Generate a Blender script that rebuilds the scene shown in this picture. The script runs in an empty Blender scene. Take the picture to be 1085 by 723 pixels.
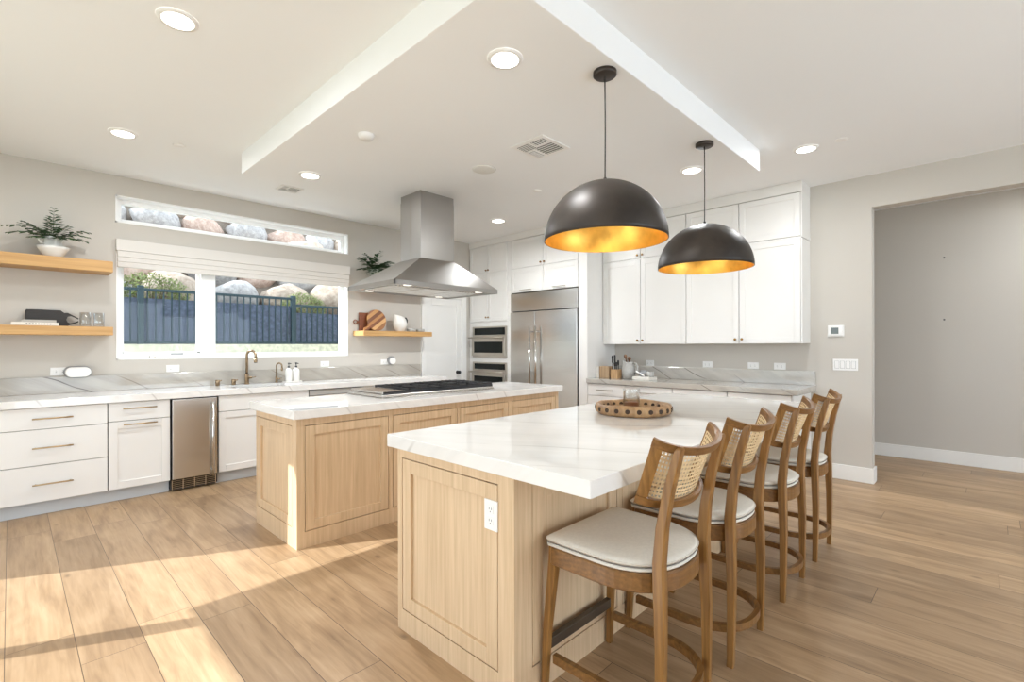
import bpy, bmesh, math, random
from mathutils import Vector, Matrix
random.seed(7)
PI = math.pi
SC = bpy.context.scene
COL = SC.collection

# ------------------------------------------------------------------ camera
FPX, YAW, ROLL, CAM_Z = 518.4, 0.7758, -0.0022, 1.339
cam_d = bpy.data.cameras.new('camera')
cam_d.sensor_width = 36.0
cam_d.lens = FPX / 1085.0 * 36.0
cam_d.shift_x = (542.5 - 539.4) / 1085.0
cam_d.shift_y = (366.4 - 361.5) / 1085.0
cam_d.clip_start = 0.05
cam = bpy.data.objects.new('camera', cam_d)
COL.objects.link(cam)
_F = Vector((math.cos(YAW), math.sin(YAW), 0))
_R = Vector((math.sin(YAW), -math.cos(YAW), 0))
_U = Vector((0, 0, 1))
_r = _R + _U * ROLL
_u = _U - _R * ROLL
cam.matrix_world = Matrix(((_r.x, _u.x, -_F.x, 0), (_r.y, _u.y, -_F.y, 0), (_r.z, _u.z, -_F.z, CAM_Z), (0, 0, 0, 1)))
SC.camera = cam

# ------------------------------------------------------------------ view, world, sun, daylight fill
SC.view_settings.view_transform = 'Standard'
SC.view_settings.look = 'None'
SC.view_settings.exposure = 0.28
SC.view_settings.gamma = 1.0
SC.view_settings.use_curve_mapping = False
try:
    SC.cycles.use_denoising = True
    SC.cycles.sample_clamp_indirect = 4.0
    SC.cycles.caustics_reflective = False
    SC.cycles.caustics_refractive = False
    SC.cycles.max_bounces = 10
    SC.cycles.diffuse_bounces = 6
    SC.cycles.transparent_max_bounces = 16
except Exception:
    pass

world = bpy.data.worlds.new('world')
SC.world = world
world.use_nodes = True
world.node_tree.nodes['Background'].inputs[0].default_value = (0.80, 0.89, 1.0, 1)
world.node_tree.nodes['Background'].inputs[1].default_value = 3.0


def light(kind, name, loc, direction, energy, color=(1, 1, 1), **kw):
    d = bpy.data.lights.new(name, kind)
    d.energy = energy
    d.color = color
    for k, v in kw.items():
        setattr(d, k, v)
    o = bpy.data.objects.new(name, d)
    o.location = loc
    o.rotation_euler = Vector(direction).to_track_quat('-Z', 'Y').to_euler()
    COL.objects.link(o)
    return o


light('SUN', 'sun', (-6, 8, 8), (1, -0.49, -0.70), 7.0, (0.93, 0.965, 1.0), angle=0.006)
# fill lamps added for daylight at the sliding wall and a made-up rear opening
light('AREA', 'daylight_fill_slider', (-1.50, 1.45, 1.35), (1, 0.0, 0.55), 20, (0.78, 0.90, 1.0),
      shape='RECTANGLE', size=6.4, size_y=2.4)
light('AREA', 'daylight_fill_rear', (3.5, -3.85, 1.35), (0.1, 1, 0.02), 66, (0.78, 0.90, 1.0),
      shape='RECTANGLE', size=3.4, size_y=2.3)


# ------------------------------------------------------------------ materials
def mat(name, col=(0.8, 0.8, 0.8), rough=0.5, metal=0.0, spec=0.5, noise=None, bump=None, coat=0.0):
    """principled material; noise=(scale, amount, stretch) varies the colour a little"""
    m = bpy.data.materials.new(name)
    m.use_nodes = True
    nt = m.node_tree
    p = nt.nodes['Principled BSDF']
    p.inputs['Base Color'].default_value = (*col, 1)
    p.inputs['Roughness'].default_value = rough
    p.inputs['Metallic'].default_value = metal
    p.inputs['Specular IOR Level'].default_value = spec
    p.inputs['Coat Weight'].default_value = coat
    if noise or bump:
        tc = nt.nodes.new('ShaderNodeTexCoord')
        mp = nt.nodes.new('ShaderNodeMapping')
        nt.links.new(tc.outputs['Object'], mp.inputs[0])
        mp.inputs['Scale'].default_value = (noise or bump)[2]
        nz = nt.nodes.new('ShaderNodeTexNoise')
        nz.inputs['Scale'].default_value = (noise or bump)[0]
        nz.inputs['Detail'].default_value = 5
        nt.links.new(mp.outputs[0], nz.inputs['Vector'])
        if noise:
            rp = nt.nodes.new('ShaderNodeValToRGB')
            a = noise[1]
            rp.color_ramp.elements[0].position = 0.3
            rp.color_ramp.elements[1].position = 0.7
            rp.color_ramp.elements[0].color = (*[c * (1 - a) for c in col], 1)
            rp.color_ramp.elements[1].color = (*[min(1, c * (1 + a * 0.7)) for c in col], 1)
            nt.links.new(nz.outputs['Fac'], rp.inputs[0])
            nt.links.new(rp.outputs[0], p.inputs['Base Color'])
        if bump:
            b = nt.nodes.new('ShaderNodeBump')
            b.inputs['Strength'].default_value = bump[1]
            b.inputs['Distance'].default_value = 0.002
            nt.links.new(nz.outputs['Fac'], b.inputs['Height'])
            nt.links.new(b.outputs[0], p.inputs['Normal'])
    return m


def wood(name, dark, light_, axis='z', scale=1.0, rough=0.45, contrast=(0.30, 0.70), rings=0.0):
    """straight-grained wood; the grain runs along axis"""
    m = bpy.data.materials.new(name)
    m.use_nodes = True
    nt = m.node_tree
    L = nt.links.new
    p = nt.nodes['Principled BSDF']
    p.inputs['Roughness'].default_value = rough
    tc = nt.nodes.new('ShaderNodeTexCoord')
    mp = nt.nodes.new('ShaderNodeMapping')
    L(tc.outputs['Object'], mp.inputs[0])
    s = [60 * scale] * 3
    s['xyz'.index(axis)] = 2.2 * scale
    mp.inputs['Scale'].default_value = s
    n1 = nt.nodes.new('ShaderNodeTexNoise')
    n1.inputs['Scale'].default_value = 1.0
    n1.inputs['Detail'].default_value = 6
    n1.inputs['Roughness'].default_value = 0.6
    n1.inputs['Distortion'].default_value = 0.3
    L(mp.outputs[0], n1.inputs['Vector'])
    fac = n1.outputs['Fac']
    if rings:
        mp2 = nt.nodes.new('ShaderNodeMapping')
        L(tc.outputs['Object'], mp2.inputs[0])
        s2 = [14 * scale] * 3
        s2['xyz'.index(axis)] = 1.6 * scale
        mp2.inputs['Scale'].default_value = s2
        w = nt.nodes.new('ShaderNodeTexWave')
        w.wave_type = 'RINGS'
        w.inputs['Scale'].default_value = 1.2
        w.inputs['Distortion'].default_value = 5.0
        w.inputs['Detail'].default_value = 2
        L(mp2.outputs[0], w.inputs['Vector'])
        mx = nt.nodes.new('ShaderNodeMix')
        mx.inputs[0].default_value = rings
        L(n1.outputs['Fac'], mx.inputs[2])
        L(w.outputs['Fac'], mx.inputs[3])
        fac = mx.outputs[0]
    rp = nt.nodes.new('ShaderNodeValToRGB')
    rp.color_ramp.elements[0].position = contrast[0]
    rp.color_ramp.elements[1].position = contrast[1]
    rp.color_ramp.elements[0].color = (*dark, 1)
    rp.color_ramp.elements[1].color = (*light_, 1)
    L(fac, rp.inputs[0])
    L(rp.outputs[0], p.inputs['Base Color'])
    b = nt.nodes.new('ShaderNodeBump')
    b.inputs['Strength'].default_value = 0.08
    b.inputs['Distance'].default_value = 0.001
    L(n1.outputs['Fac'], b.inputs['Height'])
    L(b.outputs[0], p.inputs['Normal'])
    return m


def floor_mat():
    m = bpy.data.materials.new('oak_planks')
    m.use_nodes = True
    nt = m.node_tree
    L = nt.links.new
    N = nt.nodes.new
    p = nt.nodes['Principled BSDF']
    p.inputs['Roughness'].default_value = 0.38
    tc = N('ShaderNodeTexCoord')
    sp = N('ShaderNodeSeparateXYZ')
    L(tc.outputs['Object'], sp.inputs[0])
    ax = N('ShaderNodeMath'); ax.operation = 'ADD'; ax.inputs[1].default_value = 30 * 0.2245 - 0.205
    L(sp.outputs['X'], ax.inputs[0])
    ay = N('ShaderNodeMath'); ay.operation = 'ADD'; ay.inputs[1].default_value = 40.0
    L(sp.outputs['Y'], ay.inputs[0])
    rw = N('ShaderNodeMath'); rw.operation = 'DIVIDE'; rw.inputs[1].default_value = 0.2245
    L(ax.outputs[0], rw.inputs[0])
    fl = N('ShaderNodeMath'); fl.operation = 'FLOOR'
    L(rw.outputs[0], fl.inputs[0])
    wn = N('ShaderNodeTexWhiteNoise'); wn.noise_dimensions = '1D'
    L(fl.outputs[0], wn.inputs['W'])
    sy = N('ShaderNodeMath'); sy.operation = 'MULTIPLY_ADD'; sy.inputs[1].default_value = 1.83
    L(wn.outputs['Value'], sy.inputs[0]); L(ay.outputs[0], sy.inputs[2])
    cb = N('ShaderNodeCombineXYZ')
    L(sy.outputs[0], cb.inputs[0])
    L(ax.outputs[0], cb.inputs[1])
    bk = N('ShaderNodeTexBrick')
    bk.offset = 0.0
    bk.inputs['Scale'].default_value = 1.0
    bk.inputs['Brick Width'].default_value = 1.83
    bk.inputs['Row Height'].default_value = 0.2245
    bk.inputs['Mortar Size'].default_value = 0.0016
    bk.inputs['Mortar Smooth'].default_value = 0.2
    bk.inputs['Bias'].default_value = 0.0
    bk.inputs['Color1'].default_value = (0, 0, 0, 1)
    bk.inputs['Color2'].default_value = (1, 1, 1, 1)
    bk.inputs['Mortar'].default_value = (0.5, 0.5, 0.5, 1)
    L(cb.outputs[0], bk.inputs['Vector'])
    # per plank shift of the grain
    sh = N('ShaderNodeVectorMath'); sh.operation = 'MULTIPLY_ADD'
    L(bk.outputs['Color'], sh.inputs[0])
    sh.inputs[1].default_value = (7, 13, 5)
    L(tc.outputs['Object'], sh.inputs[2])
    mp = N('ShaderNodeMapping')
    mp.inputs['Scale'].default_value = (26, 1.6, 1)
    L(sh.outputs[0], mp.inputs[0])
    n1 = N('ShaderNodeTexNoise')
    n1.inputs['Scale'].default_value = 1.6
    n1.inputs['Detail'].default_value = 8
    n1.inputs['Roughness'].default_value = 0.62
    n1.inputs['Distortion'].default_value = 0.6
    L(mp.outputs[0], n1.inputs['Vector'])
    mp2 = N('ShaderNodeMapping')
    mp2.inputs['Scale'].default_value = (5.0, 1.1, 1)
    L(sh.outputs[0], mp2.inputs[0])
    n2 = N('ShaderNodeTexNoise')
    n2.inputs['Scale'].default_value = 1.3
    n2.inputs['Detail'].default_value = 3
    n2.inputs['Distortion'].default_value = 1.2
    L(mp2.outputs[0], n2.inputs['Vector'])
    rp = N('ShaderNodeValToRGB')
    e = rp.color_ramp.elements
    e[0].position = 0.28; e[0].color = (0.225, 0.135, 0.070, 1)
    e[1].position = 0.72; e[1].color = (0.53, 0.375, 0.235, 1)
    e.new(0.5).color = (0.40, 0.266, 0.152, 1)
    mx = N('ShaderNodeMix')
    mx.inputs[0].default_value = 0.5
    L(n1.outputs['Fac'], mx.inputs[2])
    L(n2.outputs['Fac'], mx.inputs[3])
    L(mx.outputs[0], rp.inputs[0])
    # knots
    mp3 = N('ShaderNodeMapping')
    mp3.inputs['Scale'].default_value = (4.6, 2.3, 1)
    L(sh.outputs[0], mp3.inputs[0])
    vo = N('ShaderNodeTexVoronoi')
    vo.inputs['Scale'].default_value = 1.0
    L(mp3.outputs[0], vo.inputs['Vector'])
    kr = N('ShaderNodeValToRGB')
    kr.color_ramp.elements[0].position = 0.02; kr.color_ramp.elements[0].color = (0.45, 0.42, 0.4, 1)
    kr.color_ramp.elements[1].position = 0.085; kr.color_ramp.elements[1].color = (1, 1, 1, 1)
    L(vo.outputs['Distance'], kr.inputs[0])
    mk = N('ShaderNodeMix'); mk.data_type = 'RGBA'; mk.blend_type = 'MULTIPLY'; mk.inputs[0].default_value = 0.8
    L(rp.outputs[0], mk.inputs[6]); L(kr.outputs[0], mk.inputs[7])
    # plank tone
    tr = N('ShaderNodeValToRGB')
    tr.color_ramp.elements[0].color = (0.82, 0.80, 0.78, 1)
    tr.color_ramp.elements[1].color = (1.16, 1.15, 1.13, 1)
    L(bk.outputs['Color'], tr.inputs[0])
    mt = N('ShaderNodeMix'); mt.data_type = 'RGBA'; mt.blend_type = 'MULTIPLY'; mt.inputs[0].default_value = 1.0
    L(mk.outputs[2], mt.inputs[6]); L(tr.outputs[0], mt.inputs[7])
    mm = N('ShaderNodeMix'); mm.data_type = 'RGBA'
    L(bk.outputs['Fac'], mm.inputs[0])
    L(mt.outputs[2], mm.inputs[6])
    mm.inputs[7].default_value = (0.085, 0.050, 0.028, 1)
    L(mm.outputs[2], p.inputs['Base Color'])
    b = N('ShaderNodeBump')
    b.inputs['Strength'].default_value = 0.12
    b.inputs['Distance'].default_value = 0.002
    L(n1.outputs['Fac'], b.inputs['Height'])
    L(b.outputs[0], p.inputs['Normal'])
    return m


def quartzite(name, base, vein, nrm, strength=0.8, rough=0.10, vscale=1.0, mottle=0.80):
    """pale polished stone with diagonal veins"""
    m = bpy.data.materials.new(name)
    m.use_nodes = True
    nt = m.node_tree
    L = nt.links.new
    N = nt.nodes.new
    p = nt.nodes['Principled BSDF']
    p.inputs['Roughness'].default_value = rough
    p.inputs['Specular IOR Level'].default_value = 0.75
    tc = N('ShaderNodeTexCoord')
    a = Vector(nrm).normalized()
    b_ = a.cross(Vector((0.31, 0.52, 0.8))).normalized()
    mp = N('ShaderNodeCombineXYZ')
    for i_, ax_ in enumerate((a, b_, a.cross(b_))):
        dt = N('ShaderNodeVectorMath'); dt.operation = 'DOT_PRODUCT'
        L(tc.outputs['Object'], dt.inputs[0])
        dt.inputs[1].default_value = ax_
        L(dt.outputs['Value'], mp.inputs[i_])
    mp1 = N('ShaderNodeMapping')
    mp1.inputs['Scale'].default_value = (7.0, 0.9, 0.9)
    L(mp.outputs[0], mp1.inputs[0])
    n1 = N('ShaderNodeTexNoise')
    n1.inputs['Scale'].default_value = 1.5 * vscale
    n1.inputs['Detail'].default_value = 8
    n1.inputs['Roughness'].default_value = 0.6
    n1.inputs['Distortion'].default_value = 0.4
    L(mp1.outputs[0], n1.inputs['Vector'])
    r1 = N('ShaderNodeValToRGB')
    r1.color_ramp.elements[0].position = 0.30
    r1.color_ramp.elements[0].color = (*[b * mottle for b in base], 1)
    r1.color_ramp.elements[1].position = 0.62
    r1.color_ramp.elements[1].color = (*base, 1)
    L(n1.outputs['Fac'], r1.inputs[0])
    w = N('ShaderNodeTexWave')
    w.wave_type = 'BANDS'
    w.bands_direction = 'X'
    w.inputs['Scale'].default_value = 1.15 * vscale
    w.inputs['Distortion'].default_value = 3.5
    w.inputs['Detail'].default_value = 3
    w.inputs['Detail Scale'].default_value = 0.6
    L(mp.outputs[0], w.inputs['Vector'])
    r2 = N('ShaderNodeValToRGB')
    r2.color_ramp.elements[0].position = 0.0
    r2.color_ramp.elements[0].color = (1, 1, 1, 1)
    r2.color_ramp.elements[1].position = 0.008
    r2.color_ramp.elements[1].color = (0, 0, 0, 1)
    L(w.outputs['Fac'], r2.inputs[0])
    n2 = N('ShaderNodeTexNoise')
    n2.inputs['Scale'].default_value = 2.3
    n2.inputs['Detail'].default_value = 2
    L(mp.outputs[0], n2.inputs['Vector'])
    r3 = N('ShaderNodeValToRGB')
    r3.color_ramp.elements[0].position = 0.42
    r3.color_ramp.elements[1].position = 0.62
    L(n2.outputs['Fac'], r3.inputs[0])
    ml = N('ShaderNodeMath'); ml.operation = 'MULTIPLY'
    L(r2.outputs[0], ml.inputs[0]); L(r3.outputs[0], ml.inputs[1])
    ms = N('ShaderNodeMath'); ms.operation = 'MULTIPLY'; ms.inputs[1].default_value = strength
    L(ml.outputs[0], ms.inputs[0])
    mx = N('ShaderNodeMix'); mx.data_type = 'RGBA'
    L(ms.outputs[0], mx.inputs[0])
    L(r1.outputs[0], mx.inputs[6])
    mx.inputs[7].default_value = (*vein, 1)
    L(mx.outputs[2], p.inputs['Base Color'])
    return m


def steel(name, col=(0.66, 0.64, 0.61), rough=0.26, axis='x'):
    m = mat(name, col, rough, 1.0)
    nt = m.node_tree
    L = nt.links.new
    p = nt.nodes['Principled BSDF']
    tc = nt.nodes.new('ShaderNodeTexCoord')
    # slight waviness of the sheet
    n2 = nt.nodes.new('ShaderNodeTexNoise')
    n2.inputs['Scale'].default_value = 2.2
    n2.inputs['Detail'].default_value = 0
    L(tc.outputs['Object'], n2.inputs['Vector'])
    b = nt.nodes.new('ShaderNodeBump')
    b.inputs['Strength'].default_value = 0.35
    b.inputs['Distance'].default_value = 0.010
    L(n2.outputs['Fac'], b.inputs['Height'])
    L(b.outputs[0], p.inputs['Normal'])
    return m


def glass(name, tint=(1, 1, 1), gloss=0.08, rough=0.0):
    m = bpy.data.materials.new(name)
    m.use_nodes = True
    nt = m.node_tree
    L = nt.links.new
    nt.nodes.remove(nt.nodes['Principled BSDF'])
    out = nt.nodes['Material Output']
    t = nt.nodes.new('ShaderNodeBsdfTransparent')
    t.inputs[0].default_value = (*tint, 1)
    g = nt.nodes.new('ShaderNodeBsdfGlossy')
    g.inputs['Roughness'].default_value = rough
    fr = nt.nodes.new('ShaderNodeLayerWeight')
    fr.inputs[0].default_value = 0.5
    pw = nt.nodes.new('ShaderNodeMath')
    pw.operation = 'POWER'
    pw.inputs[1].default_value = 3.0
    L(fr.outputs['Facing'], pw.inputs[0])
    mr = nt.nodes.new('ShaderNodeMapRange')
    mr.inputs[3].default_value = gloss
    mr.inputs[4].default_value = min(1, gloss * 8)
    L(pw.outputs[0], mr.inputs[0])
    mx = nt.nodes.new('ShaderNodeMixShader')
    L(mr.outputs[0], mx.inputs[0])
    L(t.outputs[0], mx.inputs[1])
    L(g.outputs[0], mx.inputs[2])
    L(mx.outputs[0], out.inputs[0])
    return m


def emit(name, col, strength):
    m = bpy.data.materials.new(name)
    m.use_nodes = True
    p = m.node_tree.nodes['Principled BSDF']
    p.inputs['Base Color'].default_value = (0.9, 0.9, 0.9, 1)
    p.inputs['Emission Color'].default_value = (*col, 1)
    p.inputs['Emission Strength'].default_value = strength
    return m


M = dict(
    satin=mat('satin_strip', (0.50, 0.49, 0.47), 0.45, 0.3, noise=(6, 0.03, (1, 1, 1))),
    wall=mat('wall_paint', (0.56, 0.525, 0.475), 0.75, noise=(0.8, 0.015, (1, 1, 1))),
    ceil=mat('ceiling_paint', (0.87, 0.88, 0.885), 0.85, noise=(0.6, 0.01, (1, 1, 1))),
    trim=mat('trim_paint', (0.84, 0.83, 0.80), 0.4, noise=(3, 0.01, (1, 1, 1))),
    cab=mat('cabinet_paint', (0.79, 0.775, 0.75), 0.30, noise=(2, 0.012, (1, 1, 1))),
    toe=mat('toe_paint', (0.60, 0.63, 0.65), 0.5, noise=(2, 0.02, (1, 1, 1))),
    gap_shade=mat('cabinet_gap_shade', (0.16, 0.14, 0.12), 0.8, noise=(5, 0.05, (1, 1, 1))),  # carcass darkened: shade in the gaps between doors put into its colour
    vinyl=mat('window_vinyl', (0.88, 0.88, 0.87), 0.35, noise=(4, 0.01, (1, 1, 1))),
    blind=mat('blind_fabric', (0.70, 0.67, 0.63), 0.9, noise=(200, 0.05, (1, 1, 1))),
    floor=floor_mat(),
    oak=wood('white_oak', (0.56, 0.395, 0.235), (0.71, 0.53, 0.345), 'z', 1.0, 0.42),
    oakgap_shade=mat('oak_gap_shade', (0.035, 0.018, 0.008), 0.8, noise=(5, 0.05, (1, 1, 1))),  # near-black paints the shade inside the gaps round the island panels
    shelf=wood('shelf_oak', (0.46, 0.25, 0.085), (0.60, 0.36, 0.145), 'x', 0.8, 0.45),
    stool=wood('stool_wood', (0.140, 0.060, 0.014), (0.350, 0.172, 0.046), 'z', 1.0, 0.36, (0.25, 0.75), 0.12),
    stoolx=wood('stool_wood_bent', (0.112, 0.047, 0.011), (0.265, 0.124, 0.034), 'x', 1.0, 0.36, (0.25, 0.75), 0.10),
    footbar=mat('dark_foot_bar', (0.055, 0.035, 0.02), 0.45, noise=(20, 0.2, (1, 1, 1))),
    cane=mat('cane', (0.72, 0.53, 0.30), 0.6, noise=(60, 0.12, (1, 1, 1))),
    cushion=mat('cushion_linen', (0.70, 0.65, 0.57), 0.8, noise=(90, 0.05, (1, 1, 1)), bump=(500, 0.15, (1, 1, 1))),
    piping=mat('cushion_piping', (0.20, 0.18, 0.16), 0.7, noise=(90, 0.05, (1, 1, 1))),
    top=quartzite('island_quartzite', (0.80, 0.785, 0.76), (0.42, 0.39, 0.365), (0.80, 0.50, 0.55), 0.5, 0.03, 1.0, 0.91),
    splash=quartzite('counter_quartzite', (0.46, 0.425, 0.375), (0.11, 0.09, 0.075), (0.48, 0.55, 1.0), 0.9, 0.10, 1.5),
    splash2=quartzite('counter_quartzite_end', (0.49, 0.46, 0.415), (0.12, 0.105, 0.09), (0.6, -0.6, 1.0), 0.9, 0.10, 1.5),
    steel=steel('brushed_steel'),
    steely=steel('brushed_steel_wide', (0.66, 0.64, 0.61), 0.22, 'y'),
    hood=steel('hood_steel', (0.43, 0.415, 0.395), 0.32, 'x'),
    chrome=mat('polished_steel', (0.62, 0.60, 0.57), 0.14, 1.0, noise=(6, 0.03, (1, 1, 1))),
    grille=mat('dark_grille', (0.03, 0.03, 0.03), 0.5, noise=(20, 0.1, (1, 1, 1))),
    oven=mat('oven_steel', (0.50, 0.45, 0.39), 0.28, 1.0, noise=(6, 0.04, (1, 1, 1))),
    black=mat('black_glass', (0.006, 0.008, 0.007), 0.10, 0.0, 0.2, noise=(6, 0.1, (1, 1, 1))),
    iron=mat('cast_iron', (0.018, 0.018, 0.02), 0.5, noise=(30, 0.2, (1, 1, 1))),
    brass=mat('aged_brass', (0.50, 0.36, 0.20), 0.32, 1.0, noise=(10, 0.06, (1, 1, 1))),
    knob=mat('bronze_knob', (0.30, 0.17, 0.06), 0.35, 1.0, noise=(10, 0.06, (1, 1, 1))),
    bronze=mat('champagne_bronze', (0.34, 0.25, 0.16), 0.25, 1.0, noise=(10, 0.06, (1, 1, 1))),
    dome=mat('dome_bronze', (0.036, 0.027, 0.021), 0.46, 0.3, noise=(5, 0.6, (1, 1, 1))),
    gold=mat('gold_leaf', (0.80, 0.47, 0.10), 0.36, 0.85, noise=(9, 0.28, (1, 1, 1))),
    cord=mat('cord_black', (0.02, 0.02, 0.02), 0.6, noise=(10, 0.1, (1, 1, 1))),
    lamp=emit('lamp_diffuser', (1.0, 0.95, 0.88), 5.0),
    bulb=emit('warm_bulb', (1.0, 0.84, 0.6), 80.0),
    hoodlamp=emit('hood_lamp', (1.0, 0.95, 0.85), 1.2),
    white=mat('white_plastic', (0.84, 0.83, 0.81), 0.35, noise=(8, 0.01, (1, 1, 1))),
    grey=mat('grey_plastic', (0.30, 0.30, 0.30), 0.4, noise=(8, 0.05, (1, 1, 1))),
    slot=mat('slot_dark', (0.10, 0.10, 0.10), 0.6, noise=(8, 0.05, (1, 1, 1))),
    lcd=mat('thermostat_screen', (0.13, 0.15, 0.14), 0.2, noise=(8, 0.05, (1, 1, 1))),
    vent=mat('vent_dark', (0.20, 0.19, 0.18), 0.7, noise=(8, 0.05, (1, 1, 1))),
    mesh=mat('speaker_mesh', (0.74, 0.73, 0.69), 0.8, noise=(300, 0.08, (1, 1, 1))),
    ceramic=mat('white_ceramic', (0.80, 0.78, 0.74), 0.18, noise=(6, 0.03, (1, 1, 1))),
    stoneware=mat('grey_stoneware', (0.42, 0.41, 0.385), 0.3, noise=(60, 0.15, (1, 1, 1))),
    leaf=mat('fern_leaf', (0.050, 0.115, 0.038), 0.5, noise=(30, 0.3, (1, 1, 1))),
    soil=mat('potting_soil', (0.05, 0.035, 0.025), 0.9, noise=(60, 0.3, (1, 1, 1))),
    darkboard=mat('dark_board', (0.028, 0.022, 0.018), 0.5, noise=(20, 0.2, (1, 8, 8))),
    redboard=wood('mahogany_board', (0.15, 0.045, 0.018), (0.24, 0.075, 0.03), 'x', 1.0, 0.4),
    striped=None,
    paper=mat('paper', (0.75, 0.72, 0.66), 0.8, noise=(40, 0.04, (1, 1, 1))),
    bookgrey=mat('book_grey', (0.45, 0.42, 0.38), 0.6, noise=(40, 0.04, (1, 1, 1))),
    bookwhite=mat('book_white', (0.78, 0.74, 0.67), 0.6, noise=(40, 0.04, (1, 1, 1))),
    ink=mat('book_ink', (0.25, 0.22, 0.20), 0.6, noise=(40, 0.04, (1, 1, 1))),
    tray=wood('turned_tray_wood', (0.20, 0.10, 0.04), (0.52, 0.33, 0.165), 'z', 0.30, 0.5, (0.32, 0.70)),
    trayhole=mat('tray_hole', (0.045, 0.022, 0.01), 0.7, noise=(20, 0.2, (1, 1, 1))),
    glass=glass('clear_glass', (0.97, 0.985, 0.98), 0.10),
    pane=glass('window_glass', (0.98, 0.99, 0.99), 0.009),
    tumbler=glass('tumbler_glass', (0.96, 0.98, 0.99), 0.16, 0.05),
    frost=glass('frosted_candle_glass', (0.94, 0.94, 0.93), 0.14, 0.1),
    amber=mat('amber_wax', (0.42, 0.13, 0.05), 0.4, noise=(20, 0.1, (1, 1, 1))),
    block=wood('block_wood', (0.36, 0.20, 0.09), (0.55, 0.36, 0.18), 'z', 1.0, 0.5),
    knife=mat('knife_handle', (0.015, 0.014, 0.014), 0.4, noise=(20, 0.1, (1, 1, 1))),
    boxwood=wood('box_wood', (0.30, 0.19, 0.10), (0.42, 0.29, 0.17), 'z', 0.8, 0.6),
    spoon=wood('spoon_wood', (0.13, 0.06, 0.03), (0.24, 0.12, 0.06), 'z', 1.0, 0.5),
    rock=None,
    fence=mat('fence_metal', (0.025, 0.055, 0.070), 0.45, noise=(10, 0.1, (1, 1, 1))),
    screen=mat('screen_mesh', (0.12, 0.15, 0.225), 0.8, noise=(26, 0.35, (1, 1, 1))),
    dirt=mat('slope_dirt', (0.16, 0.13, 0.10), 0.95, noise=(6, 0.3, (1, 1, 1))),
    gravel=mat('gravel', (0.46, 0.45, 0.36), 0.95, noise=(30, 0.35, (1, 1, 1))),
    block_wall=mat('block_wall', (0.72, 0.72, 0.58), 0.9, noise=(18, 0.25, (1, 1, 1))),
    bush=mat('bush_leaf', (0.17, 0.21, 0.05), 0.6, noise=(9, 0.45, (1, 1, 1))),
    bark=mat('bush_bark', (0.12, 0.08, 0.05), 0.9, noise=(30, 0.3, (1, 1, 1))),
    stucco=mat('stucco', (0.6, 0.55, 0.47), 0.9, noise=(60, 0.1, (1, 1, 1))),
)


def striped_mat():
    m = bpy.data.materials.new('striped_board')
    m.use_nodes = True
    nt = m.node_tree
    L = nt.links.new
    p = nt.nodes['Principled BSDF']
    p.inputs['Roughness'].default_value = 0.4
    tc = nt.nodes.new('ShaderNodeTexCoord')
    mp = nt.nodes.new('ShaderNodeMapping')
    mp.inputs['Rotation'].default_value = (0, math.radians(35), 0)
    L(tc.outputs['Object'], mp.inputs[0])
    sp = nt.nodes.new('ShaderNodeSeparateXYZ')
    L(mp.outputs[0], sp.inputs[0])
    mr = nt.nodes.new('ShaderNodeMapRange')
    mr.inputs[1].default_value = -0.16
    mr.inputs[2].default_value = 0.16
    L(sp.outputs['Z'], mr.inputs[0])
    rp = nt.nodes.new('ShaderNodeValToRGB')
    rp.color_ramp.interpolation = 'CONSTANT'
    e = rp.color_ramp.elements
    cols = [(0.30, 0.13, 0.045), (0.62, 0.36, 0.15), (0.20, 0.07, 0.025), (0.42, 0.19, 0.06), (0.17, 0.06, 0.02), (0.50, 0.25, 0.08), (0.26, 0.10, 0.035)]
    pos = [0, 0.22, 0.36, 0.48, 0.60, 0.74, 0.88]
    e[0].position = 0; e[0].color = (*cols[0], 1)
    e[1].position = pos[1]; e[1].color = (*cols[1], 1)
    for c, q in zip(cols[2:], pos[2:]):
        e.new(q).color = (*c, 1)
    L(mr.outputs[0], rp.inputs[0])
    L(rp.outputs[0], p.inputs['Base Color'])
    return m


def rock_mat(name, a, b):
    m = mat(name, a, 0.9)
    nt = m.node_tree
    L = nt.links.new
    p = nt.nodes['Principled BSDF']
    tc = nt.nodes.new('ShaderNodeTexCoord')
    n = nt.nodes.new('ShaderNodeTexNoise')
    n.inputs['Scale'].default_value = 9
    n.inputs['Detail'].default_value = 8
    n.inputs['Roughness'].default_value = 0.7
    L(tc.outputs['Object'], n.inputs['Vector'])
    rp = nt.nodes.new('ShaderNodeValToRGB')
    rp.color_ramp.elements[0].position = 0.33
    rp.color_ramp.elements[0].color = (*a, 1)
    rp.color_ramp.elements[1].position = 0.66
    rp.color_ramp.elements[1].color = (*b, 1)
    L(n.outputs['Fac'], rp.inputs[0])
    L(rp.outputs[0], p.inputs['Base Color'])
    bm = nt.nodes.new('ShaderNodeBump')
    bm.inputs['Strength'].default_value = 0.6
    bm.inputs['Distance'].default_value = 0.03
    L(n.outputs['Fac'], bm.inputs['Height'])
    L(bm.outputs[0], p.inputs['Normal'])
    return m


M['striped'] = striped_mat()
ROCKS = [rock_mat('granite_tan', (0.28, 0.21, 0.155), (0.54, 0.45, 0.36)),
         rock_mat('granite_grey', (0.25, 0.24, 0.23), (0.50, 0.48, 0.46)),
         rock_mat('granite_pink', (0.33, 0.22, 0.17), (0.56, 0.44, 0.36))]

# ------------------------------------------------------------------ object helpers
ORG = {}


def BM():
    return bmesh.new()


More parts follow.
